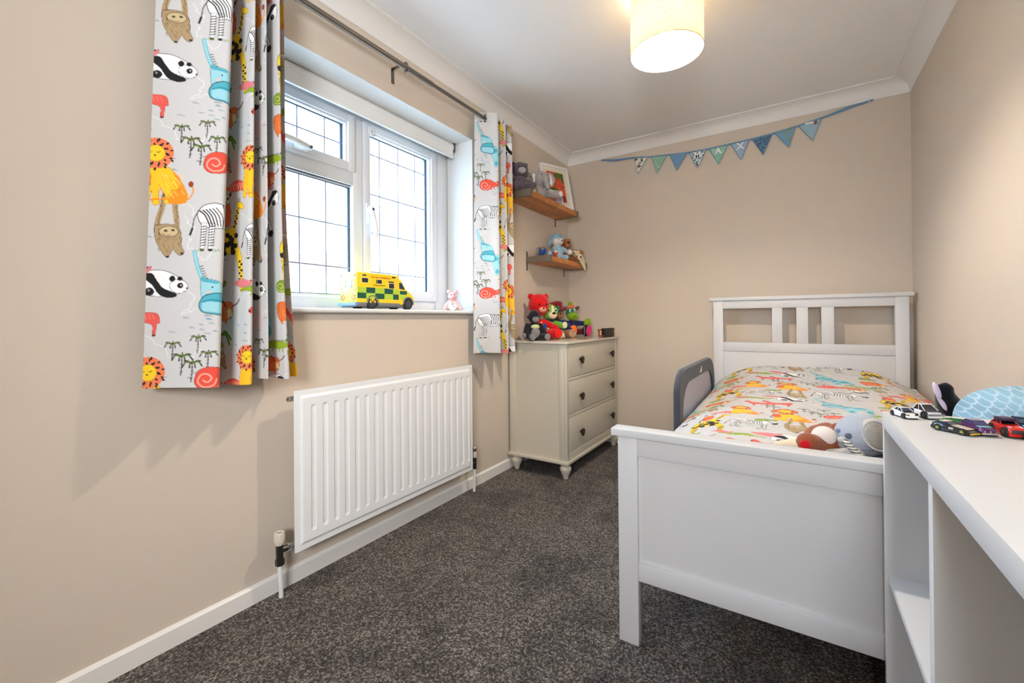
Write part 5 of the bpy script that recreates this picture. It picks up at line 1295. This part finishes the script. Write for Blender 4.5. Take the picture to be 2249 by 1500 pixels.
LE(t, 'body', cb, [((0, 0, .042), (.050, .050, .042)), *limbseg((-.016, -.035, .030), (-.040, -.068, .046), .030, .027), *limbseg((.01, .04, .05), (.045, .070, .060), .018, .016), *limbseg((-.02, .05, .05), (.012, .082, .060), .020, .018)], fuse=.006)
LE(t, 'head', cb, [((.045, .055, .048), (.040, .036, .036))])
LE(t, 'belly', plush('ivory', (238, 226, 220), .04), [((-.001, -.028, .058), (.030, .026, .028))])
LE(t, 'foot_pad', plush('cherry_red', (204, 28, 38), .06), [((-.045, -.0945, .046), (.013, .005, .012), (0, 0, 10))])
t = toy('cream plush lamb leg stretched out beside the brown bear on the bed', (1.618, 1.437, BZ + .006), 0)
LE(t, 'leg', plush('oat_cream', (236, 214, 184), .08), limbseg((-.035, -.020, .020), (.026, -.012, .026), .014, .026, 7), fuse=.005)
LE(t, 'cuff', plush('pale_aqua', (150, 196, 214), .08), [((.028, .004, .040), (.014, .014, .008))])
q = MB().ell((1.835, 1.43, BZ + .004), (.075, .055, .030), (0, 0, -8), 28, 16, lambda u: 1 + .06 * math.sin(5 * math.atan2(u.y, u.x)))
tag(obj('folded_blanket', q, plush('dark_denim', (70, 80, 112), .25)), 'dark blue folded fleece under the grey elephant at the foot of the bed', 'blanket')
q = MB().ell((1.725, 1.405, BZ - .002), (.070, .030, .018), (0, 0, -4), 28, 16)
tag(obj('muslin_cloth', q, plush('pale_slate', (158, 168, 190), .12)), 'pale slate cloth bunched between the bed toys and the footboard', 'cloth')

# cushion and whale by the wall
def scale_mat():
    m = bpy.data.materials.new('fish_scale_print'); m.use_nodes = True; nt = m.node_tree; b = nt.nodes['Principled BSDF']; L = nt.links.new
    a = nt.nodes.new('ShaderNodeAttribute'); a.attribute_name = 'print'; L(a.outputs['Color'], b.inputs['Base Color']); b.inputs['Roughness'].default_value = .9; return m
t = thing('cushion', 'pale blue domed cushion printed with white fish scales, by the right wall', 'cushion', (2.08, 1.52, .63))
n1, n2 = 260, 150
th = np.linspace(0, PI, n1); ph_ = np.linspace(0, 2 * PI, n2); TH, PH = np.meshgrid(th, ph_, indexing='ij')
ex = lambda v, p: np.sign(v) * np.abs(v) ** p
Px = 2.0805 - .120 * np.cos(TH) * (1 + .0 * PH); rr = np.sin(TH) ** .8
Py = 1.520 + .130 * rr * np.cos(PH); Pz = .735 + .098 * rr * np.sin(PH)
G = np.stack([Px, Py, Pz], -1)
sx_, sz_ = .0185, .0125
row = np.floor(Pz / sz_); fxx = (Px / sx_ + .5 * (row % 2)) % 1 - .5; fzz = (Pz / sz_) % 1
arc = np.abs(np.hypot(fxx * sx_ * 1.0, (fzz - 1.0) * sz_ * .86) - sx_ * .5)
base = np.array(lin((142, 184, 208))); whl = np.array(lin((206, 224, 234)))
mixv = np.clip(1 - arc / .0016, 0, 1)[..., None] * .8
bandv = (.90 + .10 * np.sin(Pz * 90 + Px * 8))[..., None]
colr = base * bandv * (1 - mixv) + whl * mixv
co = fabric_obj('cushion_cover', G, TH * 0, TH * 0, t, scale_mat())
co.data.color_attributes['print'].data.foreach_set('color', np.concatenate([colr, np.ones(colr.shape[:2] + (1,))], -1).reshape(-1).astype(np.float32))
t = toy('black and pink plush whale propped behind the blue cushion', (2.02, 1.78, .655), 0)
wk = plush('orca_black', (22, 22, 28), .1); wp = plush('pale_pink', (228, 206, 228), .04)
E(t, 'body', wk, ((.03, 0, .052), (.085, .055, .050)), *limbseg((-.02, -.06, .070), (-.046, -.110, .125), .036, .022, 6), ((-.048, -.118, .142), (.020, .014, .022), (0, 20, 0)), fuse=.006)
E(t, 'underside', wp, ((-.066, -.128, .140), (.007, .010, .024), (0, -16, 0)), ((-.056, -.118, .112), (.006, .009, .030), (0, -22, 0)))

# ------------------------------------------------------------------ toy cars on the desk
CZ = .7852
def wheel(par, x, y, r, wdt, rim, side):
    q = MB(); Mx = Matrix.Translation((x, y, r)) @ Euler((R(-90 * side), 0, 0)).to_matrix().to_4x4()
    q.lathe([(r * .55, -wdt / 2), (r * .95, -wdt / 2), (r, -wdt * .3), (r, wdt * .3), (r * .95, wdt / 2), (r * .62, wdt / 2)], n=22, M=Mx)
    wv = obj('wheel', q, tyre, par, local=True); WM[wv.name] = wm(par).copy()
    h = MB().lathe([(r * .6, wdt * .40), (r * .6, wdt * .5), (r * .5, wdt * .42), (r * .15, wdt * .46), (r * .12, wdt * .56), (.0002, wdt * .56)], n=18, M=Mx)
    for k in range(5):
        a = 2 * PI * k / 5; h.cyl(Mx @ Vector((0, 0, wdt * .46)), Mx @ Vector((r * .56 * math.cos(a), r * .56 * math.sin(a), wdt * .46)), r * .09, n=6)
    obj('rim', h, rim, wv, local=True)
def car(label, x, y, heading, body, prof, L_=.072, Wd=.031, glass=None, roof=None, wr=.0068, rim=None, extras=None, low=None, cabin=None, name='toy_car'):
    """front points to local +x; prof = lower body side outline (fraction of length, height m)"""
    t = thing(name, label, 'toy car', (x, y, CZ), (0, 0, heading)); t.scale = (.80, .80, .86)
    def P(o): WM[o.name] = wm(t).copy(); return o
    m2 = MB()
    n = len(prof); rows = []
    for fx_, h in prof:
        xx = (fx_ - .5) * L_; taper = 1 - .16 * abs(2 * fx_ - 1) ** 3
        hw = Wd / 2 * taper
        rows.append([(xx, -hw * .96, .0035), (xx, -hw, .0075), (xx, -hw * .97, max(.009, h * .72)), (xx, -hw * .80, h), (xx, 0, h * 1.03), (xx, hw * .80, h), (xx, hw * .97, max(.009, h * .72)), (xx, hw, .0075), (xx, hw * .96, .0035)])
    vs = [p for r_ in rows for p in r_]; k = 9
    fs = [(i * k + j, (i + 1) * k + j, (i + 1) * k + j + 1, i * k + j + 1) for i in range(n - 1) for j in range(k - 1)] + [((i + 1) * k, i * k, i * k + k - 1, (i + 1) * k + k - 1) for i in range(n - 1)]
    fs += [tuple(range(k)), tuple(range((n - 1) * k + k - 1, (n - 1) * k - 1, -1))]
    m2._add(vs, fs); bo = P(obj('body', m2, body, t, local=True, angle=50))
    if cabin:
        a, b_, c_, d_, zb_, zt = cabin     # base rear, roof rear, roof front, base front
        q = MB(); hw = Wd / 2 * .80; hr = Wd / 2 * .62
        base_ = [((a - .5) * L_, zb_), ((b_ - .5) * L_, zt), ((c_ - .5) * L_, zt), ((d_ - .5) * L_, zb_)]
        V = [(p[0], s * (hw if p[1] == zb_ else hr), p[1]) for s in (-1, 1) for p in base_]
        q._add(V, [(0, 1, 2, 3), (7, 6, 5, 4), (0, 4, 5, 1), (1, 5, 6, 2), (2, 6, 7, 3), (3, 7, 4, 0)])
        bmesh.ops.bevel(q.bm, geom=list(q.bm.edges), offset=.0008, segments=2, affect='EDGES')
        P(obj('windows', q, glass or MATS['tinted_glass'], t, local=True))
        q = MB().box((b_ - .5) * L_ - .001, (c_ - .5) * L_ + .001, -hr - .0006, hr + .0006, zt - .0006, zt + .0012, .0006); P(obj('roof', q, roof or body, t, local=True))
        for s in (-1, 1):
            q = MB().tube([((d_ - .5) * L_, s * hw, zb_), ((c_ - .5) * L_, s * hr, zt)], .0010, 6).tube([((a - .5) * L_, s * hw, zb_), ((b_ - .5) * L_, s * hr, zt)], .0012, 6).tube([((a + d_) / 2 * L_ - .5 * L_, s * hw, zb_), ((b_ + c_) / 2 * L_ - .5 * L_, s * hr, zt)], .0008, 6)
            P(obj('pillar', q, body, t, local=True))
    P(obj('chassis', MB().box(-L_ * .47, L_ * .47, -Wd * .44, Wd * .44, .0022, .0045, .0006), low or black_m, t, local=True))
    for fx_ in (-.30, .31):
        for s in (-1, 1): wheel(t, fx_ * L_, s * (Wd / 2 - .0018), wr, .0055, rim or hubm, s)
    if extras: extras(t, P, L_, Wd)
    return t
SP = [(0, .009), (.03, .0155), (.15, .0175), (.35, .0170), (.60, .0150), (.80, .0125), (.95, .0090), (1, .0065)]
BX = [(0, .012), (.02, .018), (.2, .0195), (.5, .0190), (.72, .0175), (.93, .0160), (.99, .0130), (1, .009)]
wcar = mat('gloss_white', (240, 240, 242), .2, coat=.5)
slit = black_m
def ex_sports(t, P, L_, Wd):
    P(obj('headlight', MB().box(L_ * .435, L_ * .452, Wd * .20, Wd * .42, .0088, .0112, .0004).box(L_ * .435, L_ * .452, -Wd * .42, -Wd * .20, .0088, .0112, .0004), slit, t, local=True))
    P(obj('hood_vent', MB().box(L_ * .16, L_ * .19, -Wd * .30, Wd * .30, .0146, .0156).box(L_ * .22, L_ * .245, -Wd * .28, Wd * .28, .0138, .0148), slit, t, local=True))
    P(obj('front_grille', MB().box(L_ * .470, L_ * .492, -Wd * .34, Wd * .34, .0040, .0062), slit, t, local=True))
car('white low toy sports car at the far corner of the desk', 1.820, 1.243, -66, wcar, SP, cabin=(.18, .34, .52, .72, .0165, .0235), extras=ex_sports, L_=.066, Wd=.032)
def ex_suv(t, P, L_, Wd):
    P(obj('bumper', MB().box(L_ * .46, L_ * .53, -Wd * .50, Wd * .50, .0085, .0135, .0012), mat('satin_silver', (150, 156, 160), .35, .6), t, local=True))
    P(obj('hood_glass', MB().box(L_ * .10, L_ * .40, -Wd * .34, Wd * .34, .0190, .0205, .0006), MATS['tinted_glass'], t, local=True))
car('white toy pickup with a big black windscreen behind the sports car', 1.858, 1.264, -62, wcar, BX, cabin=(.20, .34, .52, .80, .0185, .0320), extras=ex_suv, L_=.066, Wd=.042, wr=.0095, glass=mat('black_glass', (16, 18, 24), .08))
bkb = mat('gloss_black', (26, 26, 30), .2, coat=.5); cream = mat('tan_stripe', (206, 194, 180), .35)
def ex_bk(t, P, L_, Wd):
    P(obj('yellow_splitter', MB().box(L_ * .47, L_ * .515, -Wd * .42, Wd * .42, .0035, .0062, .0008), mat('splitter_yellow', (240, 190, 40), .3), t, local=True))
    P(obj('hood_panel', MB().box(-L_ * .05, L_ * .38, -Wd * .32, Wd * .30, .0150, .0166, .0006, 2, Matrix.Rotation(R(6), 4, 'Y')), cream, t, local=True))
    P(obj('side_sticker', MB().box(-L_ * .02, L_ * .10, Wd * .475, Wd * .50, .0080, .0125, .0003).box(-L_ * .02, L_ * .10, -Wd * .50, -Wd * .475, .0080, .0125, .0003), cream, t, local=True))
    P(obj('tail_lamp', MB().ell((-L_ * .49, -Wd * .38, .012), (.002, .003, .003), (0, 0, 0), 10, 8), white_pl, t, local=True))
car('black and tan toy racing car with a yellow nose and lime wheels', 1.872, 1.126, -45, bkb, SP, cabin=(.10, .20, .36, .52, .0165, .0215), roof=cream, rim=mat('lime_rim', (190, 200, 60), .3), extras=ex_bk, L_=.078, Wd=.034, wr=.0072)
pur = mat('metallic_purple', (96, 44, 110), .22, .45, coat=.5)
def ex_pur(t, P, L_, Wd):
    P(obj('bumper', MB().box(L_ * .47, L_ * .53, -Wd * .48, Wd * .48, .0045, .0085, .0010), chrome, t, local=True))
    P(obj('hood_graphic', MB().box(L_ * .16, L_ * .34, -Wd * .34, Wd * .34, .0172, .0184, .0006), mat('aqua_graphic', (120, 196, 206), .25), t, local=True))
    for s in (-1, 0, 1): P(obj('grille_bar', MB().box(L_ * .47, L_ * .505, s * Wd * .30 - .001, s * Wd * .30 + .001, .0085, .0125), chrome, t, local=True))
car('metallic purple toy muscle car with a chrome bumper beside the black one', 1.906, 1.142, -72, pur, BX, cabin=(.14, .28, .50, .66, .0185, .0265), roof=mat('roof_lilac_grey', (150, 140, 156), .3), glass=mat('violet_glass', (60, 60, 110), .1), extras=ex_pur, L_=.076, Wd=.034)
redc = mat('gloss_red', (214, 34, 30), .25, coat=.4)
def ex_red(t, P, L_, Wd):
    P(obj('roll_cage', MB().tube([(-.010, -.013, .022), (-.006, -.012, .034), (-.006, .012, .034), (-.010, .013, .022)], .0016, 8).box(-.022, .004, -.013, .013, .030, .036, .001), mat('dark_violet', (50, 34, 66), .4), t, local=True))
    P(obj('grille', MB().box(L_ * .47, L_ * .51, -Wd * .34, Wd * .34, .009, .017, .0010), mat('gunmetal', (62, 62, 66), .4), t, local=True))
    P(obj('hood_stripe', MB().box(L_ * .20, L_ * .42, Wd * .22, Wd * .30, .0215, .0225).box(L_ * .20, L_ * .42, -Wd * .30, -Wd * .22, .0215, .0225), white_pl, t, local=True))
car('red toy monster truck with chunky brown wheels at the right of the cars', 1.946, 1.148, -78, redc, [(a, b + .005) for a, b in BX], cabin=(.12, .24, .44, .60, .0235, .0310), extras=ex_red, L_=.070, Wd=.036, wr=.0105, rim=mat('brown_rim', (120, 70, 50), .5), glass=MATS['black_glass'])
grn = mat('translucent_green', (30, 120, 62), .2, coat=.4)
car('flat dark green toy racer lying behind the black and purple cars', 1.900, 1.205, -30, grn, [(a, b * .62) for a, b in SP], L_=.078, Wd=.028, wr=.0060, extras=lambda t, P, L_, Wd: P(obj('spine', MB().tube([(-.03, 0, .010), (0, 0, .0125), (.03, 0, .009)], .0022, 8), grn, t, local=True)))
car('dark blue chrome toy car at the far right behind the red truck', 1.982, 1.205, -80, mat('chrome_blue', (40, 84, 120), .12, .7), BX, cabin=(.14, .28, .50, .70, .0185, .0280), L_=.074, Wd=.034)
car('small orange toy car at the right edge beside the red truck', 1.972, 1.100, -80, mat('gloss_orange', (236, 120, 30), .3), SP, cabin=(.18, .34, .52, .72, .0165, .0225), L_=.070, Wd=.030)

# ------------------------------------------------------------------ group phrases for repeats
for o in COL.objects:
    if o.parent or 'category' not in o: continue
    c, p = o['category'], o.location
    if c == 'curtain': o['group'] = 'safari print curtains at the window'
    elif c == 'shelf': o['group'] = 'wooden shelves in the corner'
    elif c == 'letter': o['group'] = 'wooden letters on the lower shelf'
    elif c == 'toy car': o['group'] = 'toy cars parked on the desk'
    elif c == 'soft toy':
        o['group'] = 'soft toys on the upper shelf' if p.z > 1.7 else 'soft toys on the lower shelf' if p.z > 1.2 else 'soft toys on top of the chest of drawers' if p.x < .6 else 'soft toys on the bed'
